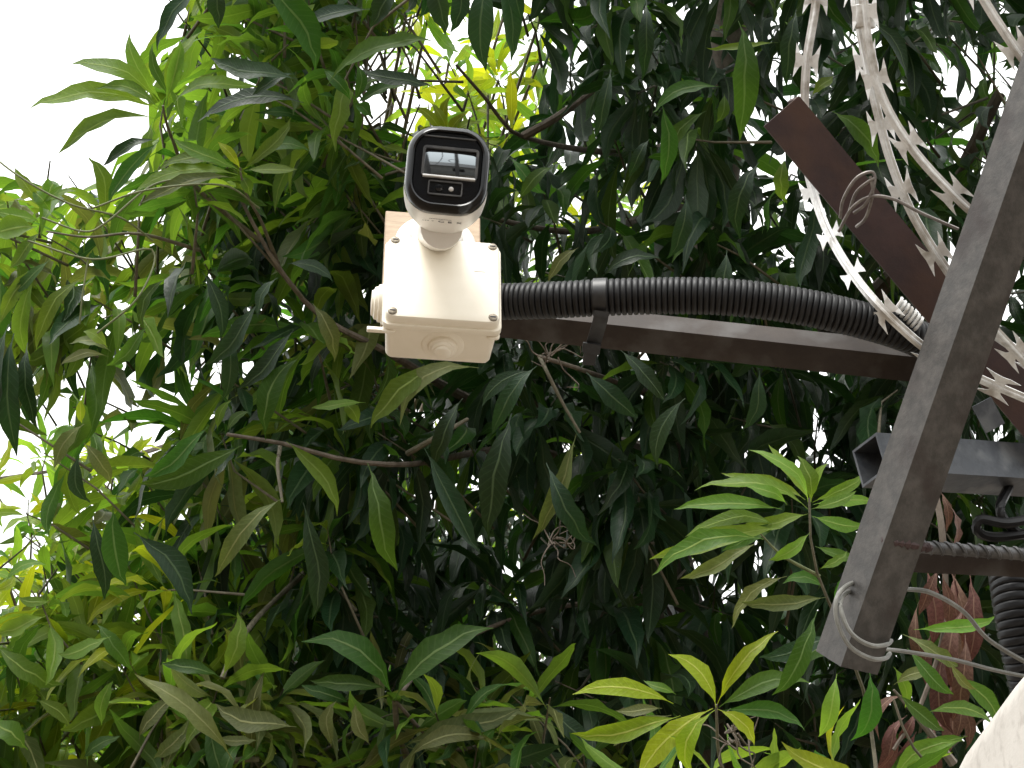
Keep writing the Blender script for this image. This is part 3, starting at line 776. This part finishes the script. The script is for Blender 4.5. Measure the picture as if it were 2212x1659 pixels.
box = thing('junction_box', BO - bz * .055 + (-bn) * .03, 'white square junction box with four screws below the security camera', 'junction box')
W_, H_ = .1045, .1045
obj('box_body', xf(loft([rrect(.1025, .1025, .006, .0115), rrect(.1025, .1025, .006, .016), rrect(.0970, .0975, .006, .0570), rrect(.0940, .0945, .005, .0600)]), MB), M_box, box)
obj('rim', xf(loft([rrect(.1075, .1075, .0065, .0092), rrect(.1085, .1085, .007, .0100), rrect(.1085, .1085, .007, .0150), rrect(.1060, .1060, .006, .0168)]), MB), M_box, box)
obj('lid', xf(loft([rrect(.0965, .0965, .006, 0.0), rrect(.1015, .1015, .0075, .0006), rrect(.1040, .1040, .0085, .0028), rrect(.1040, .1040, .0085, .0095)]), MB), M_box, box)
for sx, sz in ((-1, 1), (1, 1), (-1, -1), (1, -1)):
    g_ = lathe([(.0012, -.0012), (.0030, -.0013), (.0042, -.0006), (.0043, .002)], 16, 'y', (sx * .0455, 0, sz * .0455))
    s_ = obj('screw', xf(g_, MB), M_screw, box)
    obj('slot', xf(rbox(.0055, .0012, -.0017, -.0008, .0004, .0001, sx * .0455, sz * .0455, 2), MB), M_ink, s_)
# moulded plug under the box, stepped rings
Mp = MB @ frame([1, 0, 0], [0, 1, 0], [0, 0, 1], [.003, .036, -.0487])
obj('bottom_plug', xf(lathe([(.0195, .002), (.0195, -.0022), (.0180, -.0030), (.0135, -.0032), (.0130, -.0060), (.0122, -.0066), (.0105, -.0068), (.0100, -.0090), (.0093, -.0096), (.0075, -.0098), (.0070, -.0118), (.0062, -.0124), (.001, -.0125)], 36, 'z'), Mp), M_box, box)
Ms = MB @ frame([1, 0, 0], [0, 1, 0], [0, 0, 1], [-.0485, .037, -.002])
obj('side_grommet', xf(lathe([(.0215, .002), (.0215, -.0015), (.0200, -.003), (.0195, -.0055), (.0180, -.0062), (.0175, -.009), (.0158, -.0098), (.0150, -.0125), (.0125, -.0135), (.0115, -.0155), (.001, -.016)], 32, 'x'), Ms), M_box, box)
obj('corner_lug', xf(rbox(.012, .009, .0170, .0205, .004, .0008, -.0475, -.0505), MB), M_box, box)
obj('corner_lug', xf(rbox(.012, .009, .0170, .0205, .004, .0008, .0475, -.0505), MB), M_box, box)
obj('wall_lug', xf(rbox(.020, .0045, .030, .0345, .001, .0006, -.0570, -.0400), MB), M_box, box)
obj('lid_mark', xf(join(rbox(.0105, .0008, -.0004, .0006, .0002, .0001, .0335, .0120, 2), rbox(.0008, .0085, -.0004, .0006, .0002, .0001, .0391, .0078, 2)), MB), M_shell, box)

# ================================================================== SECURITY CAMERA
fe, fa, fr = R(-25.0), R(4.0), R(3.0)
a_dir = np.array([math.sin(fa) * math.cos(fe), -math.cos(fa) * math.cos(fe), math.sin(fe)])
cxv = np.array([math.cos(fa), math.sin(fa), 0.0])
czv = np.cross(cxv, -a_dir)
cxv, czv = cxv * math.cos(fr) - czv * math.sin(fr), czv * math.cos(fr) + cxv * math.sin(fr)
CO = P(967, 362, 1.635)
MC = frame(cxv * 1.03, -a_dir, czv * 1.02, CO)
cctv = thing('security_camera', BO - bn * .058 + bz * .075, 'white bullet security camera with black glass face on its bracket above the white box', 'camera')
S = 1.0
shell = loft([rrect(.0660, .0720, .022, .0120, 8), rrect(.0700, .0765, .024, .0128, 8), rrect(.0705, .0770, .025, .030, 8), rrect(.0690, .0755, .026, .060, 8),
              rrect(.0640, .0690, .028, .088, 8), rrect(.0585, .0620, .027, .108, 8), rrect(.0490, .0520, .024, .118, 8), rrect(.0320, .0350, .016, .122, 8)])
body = obj('body', xf(shell, MC), M_shell, cctv)
bez = loft([rrect(.0560, .0610, .0185, .0035, 8), rrect(.0575, .0625, .019, .0005, 8), rrect(.0600, .0650, .020, -.0004, 8), rrect(.0650, .0700, .0225, .0014, 8), rrect(.0685, .0742, .024, .0055, 8),
            rrect(.0700, .0760, .0248, .0105, 8), rrect(.0698, .0757, .0246, .0150, 8)])
obj('bezel', xf(bez, MC), M_black, cctv)
obj('face_pane', xf(loft([rrect(.0555, .0605, .018, .0028, 8), rrect(.0565, .0615, .018, .0036, 8)]), MC), M_pane, cctv)
obj('brow_strip', xf(rbox(.044, .0012, .0012, .0030, .0005, .0002, .000, .0268, 3), MC), M_trim, cctv)
def ring_frame(wd, ht, r, t, cx, cz, y0, y1):
    o1, i1 = rrect(wd, ht, r, y1, 4, cx, cz), rrect(wd - 2 * t, ht - 2 * t, max(r - t, .0006), y1, 4, cx, cz)
    o0, i0 = o1.copy(), i1.copy(); o0[:, 1] = y0; i0[:, 1] = y0
    n = len(o1); V = np.concatenate([o1, o0, i0, i1]); F = []
    for k in range(4):
        a, b = k * n, ((k + 1) % 4) * n
        F += [(a + i, a + (i + 1) % n, b + (i + 1) % n, b + i) for i in range(n)]
    return V, F
wf = obj('lens_window', xf(ring_frame(.0470, .0270, .0032, .0022, .0018, .0045, -.0004, .0034), MC), M_trim, cctv)
# gently domed lens glass
gu, gw = np.meshgrid(np.linspace(-1, 1, 17), np.linspace(-1, 1, 13))
gV = np.stack([.0018 + .0216 * gu, .0024 - .0017 * (1 - (gu ** 2 + gw ** 2) / 2) + .0014 * gw, .0045 + .0116 * gw], -1).reshape(-1, 3)
gF = [(i * 17 + j, i * 17 + j + 1, i * 17 + j + 18, i * 17 + j + 17) for i in range(12) for j in range(16)]
obj('lens_glass', xf((gV, gF), MC), M_lens, wf, fix=False, sharp=None)
obj('sill', xf(rbox(.0440, .0016, -.0016, .0030, .0005, .0002, .0018, -.0085, 3), MC), M_galv, wf)
sw = obj('sensor_window', xf(ring_frame(.0290, .0125, .002, .0012, -.0005, -.0178, .0006, .0034), MC), M_trim, cctv)
obj('infrared_lamp', xf(lathe([(.0008, .0010), (.0018, .0014), (.0022, .0024)], 14, 'y', (.0045, 0, -.0178)), MC), M_galv, sw)
obj('light_sensor', xf(lathe([(.0015, .0012), (.0030, .0014), (.0034, .0024)], 14, 'y', (-.0055, 0, -.0178)), MC), M_pane, sw)
# printed marks under the shell
def text_geo(s, size):
    cu = bpy.data.curves.new('print', 'FONT'); cu.body = s; cu.size = size; cu.align_x = 'CENTER'; cu.align_y = 'CENTER'; cu.extrude = .00012; cu.resolution_u = 3
    to = bpy.data.objects.new('print', cu); COL.objects.link(to)
    dg = bpy.context.evaluated_depsgraph_get()
    me = bpy.data.meshes.new_from_object(to.evaluated_get(dg))
    V = np.array([v.co[:] for v in me.vertices]); F = [tuple(p.vertices) for p in me.polygons]
    bpy.data.objects.remove(to); bpy.data.curves.remove(cu); bpy.data.meshes.remove(me)
    return V, F
def under(geo, x, y):
    """lay a flat xy shape on the underside of the shell, its top towards the lens"""
    return xf(geo, MC @ frame([1, 0, 0], [0, -1, 0], [0, 0, -1], [x, y, -.0386 + max(0, y - .03) * .025]))
marks = join(under(text_geo('C E', .0082), .0020, .0335), under(text_geo('X', .0060), .0140, .0335),
             under(text_geo('--- -', .0065), -.0125, .0330),
             under(text_geo('--------------', .0042), -.002, .0255))
obj('print', marks, M_ink, body, smooth=False)
# bracket: round base on the board, ball neck rising to the body
bcx, bcz = on_plane(940, 532, .050)
base = lathe([(.001, .0375), (.020, .0378), (.034, .0405), (.0392, .046), (.0402, .052), (.0402, .0602)], 40, 'y', (bcx, 0, bcz))
obj('base_plate', xf(base, MB), M_shell, cctv)
nb = (MB @ np.array([bcx, .042, bcz, 1]))[:3]
ne = (MC @ np.array([.000, .088, -.0300, 1]))[:3]
obj('neck', tube([nb, nb + (ne - nb) * .5 + bn * .006, ne], (.0250, .0205, .0190), 20, 9), M_shell, cctv)
obj('collar', xf(lathe([(.001, .026), (.0235, .0262), (.026, .0285), (.0265, .040)], 28, 'y', (bcx, 0, bcz)), MB), M_shell, cctv)

# ================================================================== BAR, CONDUIT, STRAP
s45 = .030
sq = np.array([(0, 0), (s45, 0), (s45, s45), (0, s45)])
tb = norm(bar_b - bar_a)
toC = norm(CAM - (bar_a + bar_b) / 2)
v1 = norm(np.cross(tb, toC)); v1 = v1 if v1[2] < 0 else -v1
e0 = norm(toC - tb * np.dot(toC, tb))
phi = R(50)
down_face = norm(v1 * math.cos(R(31)) - e0 * math.sin(R(31)))     # runs from the ridge down the lower face
if np.dot(np.cross(tb, down_face), e0) > 0: sqb = sq * np.array([1, -1])
else: sqb = sq
def hollow(s, t, k):
    o = np.array([(0, 0), (s, 0), (s, s), (0, s)]) * np.array([1, k]); i = (np.array([(t, t), (s - t, t), (s - t, s - t), (t, s - t)])) * np.array([1, k])
    return o, i
def hollow_beam(p0, p1, s, t, k, xdir):
    p0, p1 = np.asarray(p0, float), np.asarray(p1, float)
    tt = norm(p1 - p0); x = norm(np.asarray(xdir) - tt * np.dot(xdir, tt)); y = np.cross(tt, x)
    o, i = hollow(s, t, k)
    L = [q + a[:, :1] * x + a[:, 1:] * y for q, a in ((p0, o), (p1, o), (p1, i), (p0, i))]
    V = np.concatenate(L); F = []
    for k_ in range(4):
        a, b = k_ * 4, ((k_ + 1) % 4) * 4
        F += [(a + q, a + (q + 1) % 4, b + (q + 1) % 4, b + q) for q in range(4)]
    return V, F
ksg = -1 if sqb[2][1] < 0 else 1
bar = obj('support_bar', hollow_beam(bar_a, bar_b, .0275, .002, ksg, down_face), M_bar, smooth=False)
tag(bar, 'brown square steel bar carrying the white box and running under the conduit to the post', 'steel bar')

def ribbed(path, r, pitch, depth, seg=20, sub=6):
    L = np.linalg.norm(np.diff(path, axis=0), axis=1).sum()
    n = int(L / pitch) * sub
    p = spline(path, n + 1)
    prof = np.array([1.0 - depth * .10, 1.0, 1.0, 1.0, 1.0 - depth * .10, 1 - depth])
    s = np.tile(prof, n // sub + 1)[:n + 1]
    t, nn, bb = frames_along(p, (0, -.3, 1))
    a = np.linspace(0, 2 * math.pi, seg, endpoint=False)
    loops = [p[i] + r * s[i] * (np.cos(a)[:, None] * nn[i] + np.sin(a)[:, None] * bb[i]) for i in range(n + 1)]
    return loft(loops)
cpath = [P(1060, 652, 1.782), P(1110, 651, 1.778), P(1200, 648, 1.765), P(1297, 643, 1.758), P(1420, 639, 1.752), P(1560, 641, 1.745), P(1700, 657, 1.742), P(1840, 686, 1.742), P(1960, 722, 1.755), P(2045, 762, 1.80)]
cond = obj('corrugated_conduit', ribbed(cpath, .0172, .0054, .13), M_conduit, sharp=60)
tag(cond, 'black corrugated conduit arching from the white box along the brown bar', 'conduit')

strap = thing('strap', P(1285, 700, 1.73), 'black plastic strap tying the arched conduit to the brown bar', 'strap')
cp = spline(cpath, 400)
i0 = int(np.argmin(np.abs(proj(cp)[:, 0] - 1298)))
tt_, nn_, bb_ = frames_along(cp, (0, -.3, 1))
rad_ = .0182
obj('band', loft([cp[i0] + tt_[i0] * (o_) + (rad_ * k_) * (np.cos(a_)[:, None] * nn_[i0] + np.sin(a_)[:, None] * bb_[i0])
     for a_ in [np.linspace(0, 2 * math.pi, 28, endpoint=False)] for o_, k_ in ((-.0066, .96), (-.006, 1.0), (.006, 1.0), (.0066, .96))]), M_tie, strap)
def ribbon(pts, wd, th, wdir):
    p = spline(pts, 8 * (len(pts) - 1) + 1); t = norm(np.gradient(p, axis=0)); wv = norm(np.asarray(wdir) - t * (t @ np.asarray(wdir))[:, None]); nv = np.cross(t, wv)
    c = np.array([(-1, -1), (1, -1), (1, 1), (-1, 1)]) * .5
    return loft([p[i] + c[:, :1] * wd * wv[i] + c[:, 1:] * th * nv[i] for i in range(len(p))])
obj('strip', ribbon([P(1300, 672, 1.741), P(1297, 690, 1.742), P(1290, 715, 1.752), P(1281, 745, 1.758), P(1275, 765, 1.76)], .0135, .0016, RV), M_tie, strap)
obj('buckle', ribbon([P(1279, 742, 1.752), P(1276, 762, 1.754)], .0165, .005, RV), M_tie, strap)
obj('tail', ribbon([P(1276, 758, 1.762), P(1273, 775, 1.765), P(1272, 788, 1.768)], .0118, .002, RV), M_tie, strap)

# ================================================================== STEEL FRAME ON THE RIGHT
def angle_outline(s, t):
    """L outline: outer corner at the origin, flanges along x and y"""
    return np.array([(0, 0), (s, 0), (s, t), (t, t), (t, s), (0, s)])
def angle_bar(p0, p1, s, t, f1, f2):
    """corner edge from p0 to p1; flanges head towards f1 and f2"""
    p0, p1 = np.asarray(p0, float), np.asarray(p1, float); tt = norm(p1 - p0)
    x = norm(f1 - tt * np.dot(f1, tt)); y = norm(f2 - tt * np.dot(f2, tt) - x * np.dot(f2, x))
    o = angle_outline(s, t)
    return loft([q + o[:, :1] * x + o[:, 1:] * y for q in (p0, p1)])
pb, pt_ = P(1816, 1440, 1.69), P(2290, 78, 1.64)
tpost = norm(pt_ - pb)
pr = norm(RV - tpost * np.dot(RV, tpost))
pbk = norm(np.cross(tpost, pr)); pbk = pbk if np.dot(pbk, FV) > 0 else -pbk
f_wide = pr * math.cos(R(24)) + pbk * math.sin(R(24))
f_nar = -pr * math.sin(R(24)) + pbk * math.cos(R(24))
post = obj('fence_post', angle_bar(pb, pt_, .0415, .004, f_wide, f_nar), M_post, base=pb, smooth=False)
tag(post, 'leaning grey brown angle steel post with cut lower end at the right', 'post')

# rusty angle iron crossing behind the post
ra, rb_ = P(1687, 240, 1.80), P(2330, 1010, 1.84)
tr_ = norm(rb_ - ra); toc = norm(CAM - ra)
side = norm(np.cross(tr_, toc))
if np.dot(side, RV) < 0: side = -side
rx = norm(toc - tr_ * np.dot(toc, tr_))
dn = -side
corner = ra + side * .022
ang = obj('angle_iron', angle_bar(corner, rb_ + side * .022, .0435, .0045, dn * .97 + rx * .18, -rx * .97 + dn * .18), M_rust, smooth=False)
tag(ang, 'rusty brown angle iron slanting down behind the razor wire', 'angle iron')

# blue grey square tube, open at its left end
ca, cb_ = P(1893, 934, 1.77), P(2420, 973, 1.92)
tc_ = norm(cb_ - ca)
toc = norm(CAM - ca); tocp = norm(toc - tc_ * np.dot(toc, tc_))
dnv = np.cross(tc_, tocp); dnv = norm(dnv if dnv[2] < 0 else -dnv)
fd = norm(dnv * math.cos(R(30)) + tocp * math.sin(R(-30)) * -1 * -1)
fdn = norm(dnv * math.cos(R(30)) + tocp * math.sin(R(30)))
k_ = 1
yv = np.cross(tc_, fdn)
if np.dot(yv, FV) < 0: k_ = -1
chan = obj('square_tube', hollow_beam(ca, cb_, .0385, .0025, k_, fdn), M_chan, smooth=False)
tag(chan, 'blue grey square steel tube with open end behind the post', 'steel tube')

# rebar with slanting ribs on a dark flat bar
reb = thing('rebar', P(2000, 1185, 1.72), 'ribbed steel reinforcing bar welded across the post near its lower end', 'rebar')
q0, q1 = P(1935, 1178, 1.725), P(2420, 1212, 1.79)
tq = norm(q1 - q0); Lq = np.linalg.norm(q1 - q0)
qq = np.stack([q0 + tq * u for u in np.linspace(0, Lq, 40)])
obj('bar', sweep(qq, circ(.0058, 14), (0, -.3, 1)), M_rebar, reb)
t3, n3, b3 = frames_along(qq, (0, -.3, 1)); n3, b3 = n3[0], b3[0]
for k in range(int(Lq / .0118)):
    c0 = q0 + tq * (.006 + k * .0118)
    for s in (0, math.pi):
        a = np.linspace(-1.15, 1.15, 7) + s + R(-90)
        rp = np.stack([c0 + tq * (.0045 * (x_ - s - R(-90))) + (.0062) * (math.cos(x_) * n3 + math.sin(x_) * b3) for x_ in a])
        obj('rib', sweep(rp, circ(.0018, 5), tq, np.array([.5, .9, 1, 1, 1, .9, .5])), M_rebar, reb)
flat = obj('flat_bar', beam(P(1900, 1203, 1.742), P(2420, 1228, 1.80), np.array([(-.0125, -.002), (.0125, -.002), (.0125, .002), (-.0125, .002)]), UV_), M_bar, smooth=False)
tag(flat, 'dark flat steel bar lying directly under the ribbed rebar', 'steel bar')
plate = obj('bracket_plate', beam(P(2120, 868, 1.80), P(2150, 925, 1.80), np.array([(-.010, -.0015), (.010, -.0015), (.010, .0015), (-.010, .0015)]), RV), M_chan, smooth=False)
tag(plate, 'small grey steel plate in the corner above the square tube right of the post', 'bracket')
col_ = P(2440, 960, 1.92)
mast = obj('fence_mast', beam((col_[0], col_[1], 2.12), (col_[0], col_[1], 3.1), np.array([(-.03, -.03), (.03, -.03), (.03, .03), (-.03, .03)]), (1, 0, 0)), M_bar, smooth=False)
tag(mast, 'upright steel mast on the wall holding the square tube just right of the view', 'mast')

# rough weld across the post where the flat bar meets it
wl = spline([P(1902, 1168, 1.686), P(1935, 1172, 1.688), P(1975, 1178, 1.697), P(2010, 1184, 1.708)], 26)
wob = .0036 * (1 + .35 * np.sin(np.arange(26) * 2.3) + rng.normal(0, .18, 26))
obj('weld', sweep(wl, circ(1, 7), (0, -.3, 1), wob), M_rust, post)

# lower conduit and loose cable on the right
c2 = obj('corrugated_conduit', ribbed([P(2178, 1205, 1.90), P(2184, 1240, 1.89), P(2196, 1320, 1.87), P(2215, 1420, 1.86), P(2250, 1560, 1.86)], .0225, .0075, .10, 22), M_conduit, sharp=60)
tag(c2, 'black corrugated conduit dropping below the rebar at the right edge', 'conduit')
for k, (pts, lab) in enumerate([([P(2230, 1120, 1.82), P(2170, 1130, 1.80), P(2118, 1122, 1.80), P(2112, 1148, 1.80), P(2150, 1160, 1.81), P(2240, 1150, 1.83)], 'black cable looped above the rebar at the right edge'),
                                ([P(2180, 1050, 1.85), P(2160, 1100, 1.82), P(2185, 1140, 1.82), P(2230, 1165, 1.84)], 'black cable hanging from the square tube beside the loop')]):
    o = obj('cable', tube(pts, .0048, 8), M_conduit); tag(o, lab, 'cable')
cw = obj('cable', tube([P(1900, 1262, 1.79), P(1955, 1272, 1.76), P(2010, 1280, 1.745), P(2080, 1320, 1.75), P(2140, 1385, 1.78), P(2250, 1450, 1.82)], .0022, 8), M_cable)
tag(cw, 'thin pale cable running from the post end down to the right edge', 'cable')
cw = obj('cable', tube([P(1890, 1400, 1.78), P(1960, 1408, 1.75), P(2060, 1425, 1.75), P(2150, 1448, 1.78), P(2260, 1470, 1.82)], .0019, 8), M_cable)
tag(cw, 'thin olive cable stretched from the post foot across the brown leaves', 'cable')
loop = thing('tie_wire', P(1830, 1380, 1.68), 'grey wire wound twice round the cut lower end of the post', 'wire')
obj('strand', tube([P(1872, 1255, 1.735), P(1835, 1262, 1.70), P(1808, 1290, 1.676), P(1808, 1340, 1.670), P(1835, 1395, 1.668), P(1880, 1422, 1.672), P(1912, 1422, 1.700), P(1922, 1412, 1.745)], .0021, 8), M_cable, loop)
obj('strand', tube([P(1862, 1275, 1.735), P(1830, 1280, 1.70), P(1815, 1305, 1.675), P(1828, 1350, 1.666), P(1850, 1378, 1.664), P(1885, 1395, 1.672), P(1916, 1392, 1.698), P(1925, 1384, 1.735)], .0021, 8), M_cable, loop)

# ================================================================== RAZOR WIRE
def barb_geo(c, t, wv, nv, side, sc=.90):
    """one flat barb: two long points fore and aft of a short stem"""
    o = np.array([(-5.2, 2.0), (-5.6, 5.2), (-7.4, 7.6), (-19, 13.2), (-8.0, 12.9), (0, 12.2), (8.0, 12.9), (19, 13.2), (7.4, 7.6), (5.6, 5.2), (5.2, 2.0)]) * .001 * sc
    n = len(o)
    tip_bend = np.array([0, 0, 0, .003, 0, 0, 0, -.003, 0, 0, 0])
    f = lambda z: np.stack([c + t * a + wv * (b * side) + nv * (z + tb_) for (a, b), tb_ in zip(o, tip_bend)])
    V = np.concatenate([f(-.0003), f(.0003)])
    # two clean halves so the concave outline triangulates well
    F = []
    quads = [(0, 1, 9, 10), (1, 2, 8, 9), (2, 4, 5, 6, 8), (2, 3, 4), (8, 6, 7)]
    for q in quads:
        F.append(q); F.append(tuple(i + n for i in reversed(q)))
    for i in range(n - 1):
        F.append((i, i + 1, i + 1 + n, i + n))
    F.append((n - 1, 0, n, n * 2 - 1))
    return V, F
def razor(pts, label, face=(0, 0), first=.02, pitch=.064, wtape=.0085):
    p = spline(pts, 90)
    th = thing('razor_wire', p[45], label, 'razor wire', 'razor wire strands at the upper right')
    t = norm(np.gradient(p, axis=0))
    toc_ = norm(CAM - p)
    wv = norm(np.cross(t, toc_)); nv = np.cross(t, wv)
    ang_ = np.interp(np.linspace(0, 1, 90), np.linspace(0, 1, len(face)), [R(f) for f in face])[:, None]
    wv, nv = wv * np.cos(ang_) + nv * np.sin(ang_), nv * np.cos(ang_) - wv * np.sin(ang_)
    h = wtape / 2
    # crimped tape: a folded channel gripping a round core wire
    prof = np.array([(-h, -.0006), (-h * .45, -.0010), (-h * .32, -.0026), (0, -.0033), (h * .32, -.0026), (h * .45, -.0010), (h, -.0006), (h, .0006), (h * .45, .0012), (h * .32, .0026), (0, .0033), (-h * .32, .0026), (-h * .45, .0012), (-h, .0006)])
    obj('tape', loft([p[i] + prof[:, :1] * wv[i] + prof[:, 1:] * nv[i] for i in range(90)]), M_galv, th)
    s = np.concatenate([[0], np.cumsum(np.linalg.norm(np.diff(p, axis=0), axis=1))])
    u = first
    while u < s[-1] - .01:
        i = int(np.searchsorted(s, u))
        for sd in (-1, 1):
            obj('barb', barb_geo(p[i], t[i], wv[i], nv[i], sd), M_galv, th, smooth=False)
        u += pitch
    return th
razor([P(1772, -110, 1.86), P(1762, 10, 1.86), P(1743, 130, 1.86), P(1738, 240, 1.87), P(1742, 350, 1.87), P(1768, 450, 1.85), P(1812, 545, 1.80), P(1880, 640, 1.735), P(1960, 720, 1.72), P(2025, 770, 1.73), P(2110, 815, 1.74), P(2260, 880, 1.74)],
      'razor wire strand farthest left, bending behind the rusty angle iron then across the conduit', (0, 8, 16, 30), .045)
razor([P(1862, -100, 1.74), P(1866, 10, 1.74), P(1880, 120, 1.74), P(1910, 220, 1.74), P(1970, 320, 1.74), P(2050, 410, 1.74), P(2130, 480, 1.75), P(2270, 560, 1.78)],
      'broad bright razor wire strand curving from the metal clip to behind the post', (8, -6, 8), .05)
razor([P(1845, -100, 1.76), P(1852, 20, 1.76), P(1870, 130, 1.76), P(1895, 240, 1.76), P(1925, 350, 1.76), P(1970, 460, 1.76), P(2040, 575, 1.76), P(2120, 680, 1.77), P(2260, 830, 1.80)],
      'dull razor wire strand dropping steeply inside the bright curved one', (32, 20, -12), .03)
razor([P(2060, -140, 1.70), P(2115, -20, 1.70), P(2170, 70, 1.70), P(2230, 150, 1.70), P(2330, 250, 1.70)],
      'short razor wire strand cutting across the top right corner', (-10, 10), .05)
razor([P(2062, 664, 1.80), P(2100, 690, 1.80), P(2165, 735, 1.79), P(2270, 805, 1.79)],
      'short razor wire piece against the rusty iron just right of the post', (20, 20), .03)
clip = obj('wire_clip', xf(lathe([(.0085, -.011), (.0105, -.010), (.0105, .010), (.0085, .011)], 14, 'z'), frame(norm(RV), norm(np.cross(-UV_, RV)) * .6, UV_, P(1868, 36, 1.745))), M_galv)
tag(clip, 'metal clip clamping the two middle razor wire strands at the top', 'clip')
knot = thing('tie_wire', P(1860, 430, 1.76), 'thin brown binding wire looped round the rusty angle iron', 'wire')
for pts in ([P(1815, 470, 1.785), P(1822, 430, 1.76), P(1850, 385, 1.75), P(1885, 372, 1.75), P(1888, 400, 1.75), P(1870, 440, 1.755), P(1845, 460, 1.77)],
            [P(1835, 455, 1.78), P(1850, 415, 1.76), P(1880, 390, 1.75), P(1892, 385, 1.75)],
            [P(1812, 500, 1.785), P(1840, 450, 1.765), P(1880, 425, 1.752), P(1930, 430, 1.748), P(1990, 460, 1.748), P(2070, 495, 1.75)],
            [P(1880, 380, 1.75), P(1885, 420, 1.752), P(1870, 470, 1.765), P(1850, 490, 1.785)]):
    obj('strand', tube(pts, .0016, 6), M_wire, knot)
hel = []
for a in np.linspace(0, 6.5 * 2 * math.pi, 90):
    u = a / (6.5 * 2 * math.pi)
    c0 = P(1938 + 48 * u, 655 + 46 * u, 1.735)
    hel.append(c0 + .0062 * (math.cos(a) * norm(UV_ + RV * .9) + math.sin(a) * -FV))
coil = obj('tie_wire', sweep(np.array(hel), circ(.0016, 6), (.6, .2, -.7)), M_galv)
tag(coil, 'tight coil of galvanised wire wound beside the left razor wire strand near the post', 'wire')

# ================================================================== CEMENT WALL
wa = P(2068, 1668, 1.25)
best = None
for a_ in np.linspace(R(-175), R(-5), 400):            # horizontal run of the wall's top edge
    q_ = proj(wa + np.outer(np.linspace(.02, .5, 200), [math.cos(a_), math.sin(a_), 0]))
    h_ = np.abs(q_[:, 0] - 2215) + np.abs(q_[:, 1] - 1455)
    if best is None or h_.min() < best[0]: best = (h_.min(), a_)
vdir = np.array([math.cos(best[1]), math.sin(best[1]), 0])
# wall runs along vdir; its left face stands below the rounded coping
side_w = np.array([-vdir[1], vdir[0], 0]); side_w = side_w if side_w[0] > 0 else -side_w
zt = wa[2] + .02
prof = [(0.0, 0.0), (0.0, zt - .03), (.004, zt - .016), (.013, zt - .005), (.03, zt), (.17, zt), (.20, zt - .03), (.20, 0.0)]
stn = np.linspace(-1.9, 3.0, 60)
loops = []
for s in stn:
    b_ = np.array([wa[0], wa[1], 0]) + vdir * s
    wob = .004 * math.sin(s * 23) + .003 * math.sin(s * 51 + 1)
    loops.append([b_ + side_w * x_ + np.array([0, 0, z_ + (wob if z_ > 0 else 0)]) for x_, z_ in prof])
wall = obj('cement_wall', loft(loops), M_concrete, base=(wa[0], wa[1], 0), sharp=50)
tag(wall, 'pale rough cement wall top in the lower right corner', 'wall')

# ================================================================== BEHIND THE PHOTOGRAPHER (guessed, added only for the reflection in the security camera glass)
house = thing('house', (0.4, -15.0, 0.0), 'guessed dark low house, added to be reflected along the bottom of the glass of the security camera', 'house')
M_hw = mottled('dull_plaster', (0.16, 0.15, 0.14), (0.22, 0.21, 0.19), 2.0, (0.8, 0.9))
M_hr = mottled('roof_sheet', (0.05, 0.045, 0.045), (0.08, 0.07, 0.065), 3.0, (0.5, 0.7))
obj('wall', rbox(9.0, 3.0, -18.5, -15.0, .01, .005, .4, 1.5), M_hw, house)
obj('roof', loft([np.array([(x_, -19.0, 3.0), (x_, -14.5, 3.0), (x_, -16.75, 4.3)]) for x_ in (-4.5, 5.3)]), M_hr, house, smooth=False)
for hx in (-2.2, 2.4):
    obj('window', rbox(1.2, 1.1, -15.0, -14.96, .01, .005, hx, 1.7), M_pane, house)
for px_, py_, lab in ((-.45, -9.0, 'guessed dark concrete pole, added to be reflected at the left of the security camera glass'), (1.55, -10.0, 'guessed dark concrete pole with cable loops, added to be reflected at the right of the security camera glass')):
    pole = thing('guessed_pole', (px_, py_, 0), lab, 'pole', 'guessed poles reflected in the glass')
    obj('shaft', tube([(px_, py_, -.1), (px_, py_, 9.0)], (.17, .10), 12), M_hr, pole)
    obj('cross_arm', rbox(1.3, .09, py_ - .25, py_ - .15, .01, .004, px_, 8.2), M_hr, pole)
    for ix in (-.5, 0, .5):
        obj('insulator', lathe([(.02, 8.24), (.05, 8.28), (.05, 8.34), (.03, 8.42), (.001, 8.43)], 10, 'z', (px_ + ix, py_ - .2, 0)), M_shell, pole)
    if px_ > 0:
        aa = np.linspace(0, 4 * math.pi, 60)
        obj('cable_loop', sweep(np.stack([px_ - .25 + .32 * np.cos(aa), py_ + .2 + .02 * aa / 6, 4.2 + .38 * np.sin(aa)], 1), circ(.035, 6), (0, 1, 0)), M_conduit, pole)
for k in range(3):
    q = [np.array([-14, -9.2, 8.1 + .2 * k]), np.array([-.45 - .5 + .5 * k, -9.2, 8.42]), np.array([.5, -9.7, 8.25 - .1 * k]), np.array([1.05 + .5 * k, -10.2, 8.42]), np.array([14, -10.4, 8.2])]
    o = obj('guessed_wire', tube(q, .012, 5), M_conduit); tag(o, 'guessed black overhead wire between the two reflected poles, %s of the three' % ('leftmost', 'middle', 'rightmost')[k], 'wire', 'guessed overhead wires between the poles')
drop = obj('guessed_drop_wire', tube([(.55, -9.7, 8.2), (.60, -9.6, 6.0), (.52, -9.6, 4.6), (.30, -12, 3.6), (.1, -15, 3.1)], .03, 6), M_conduit)
tag(drop, 'guessed black drop wire, added to hang in the middle of the reflection in the security camera glass', 'wire')
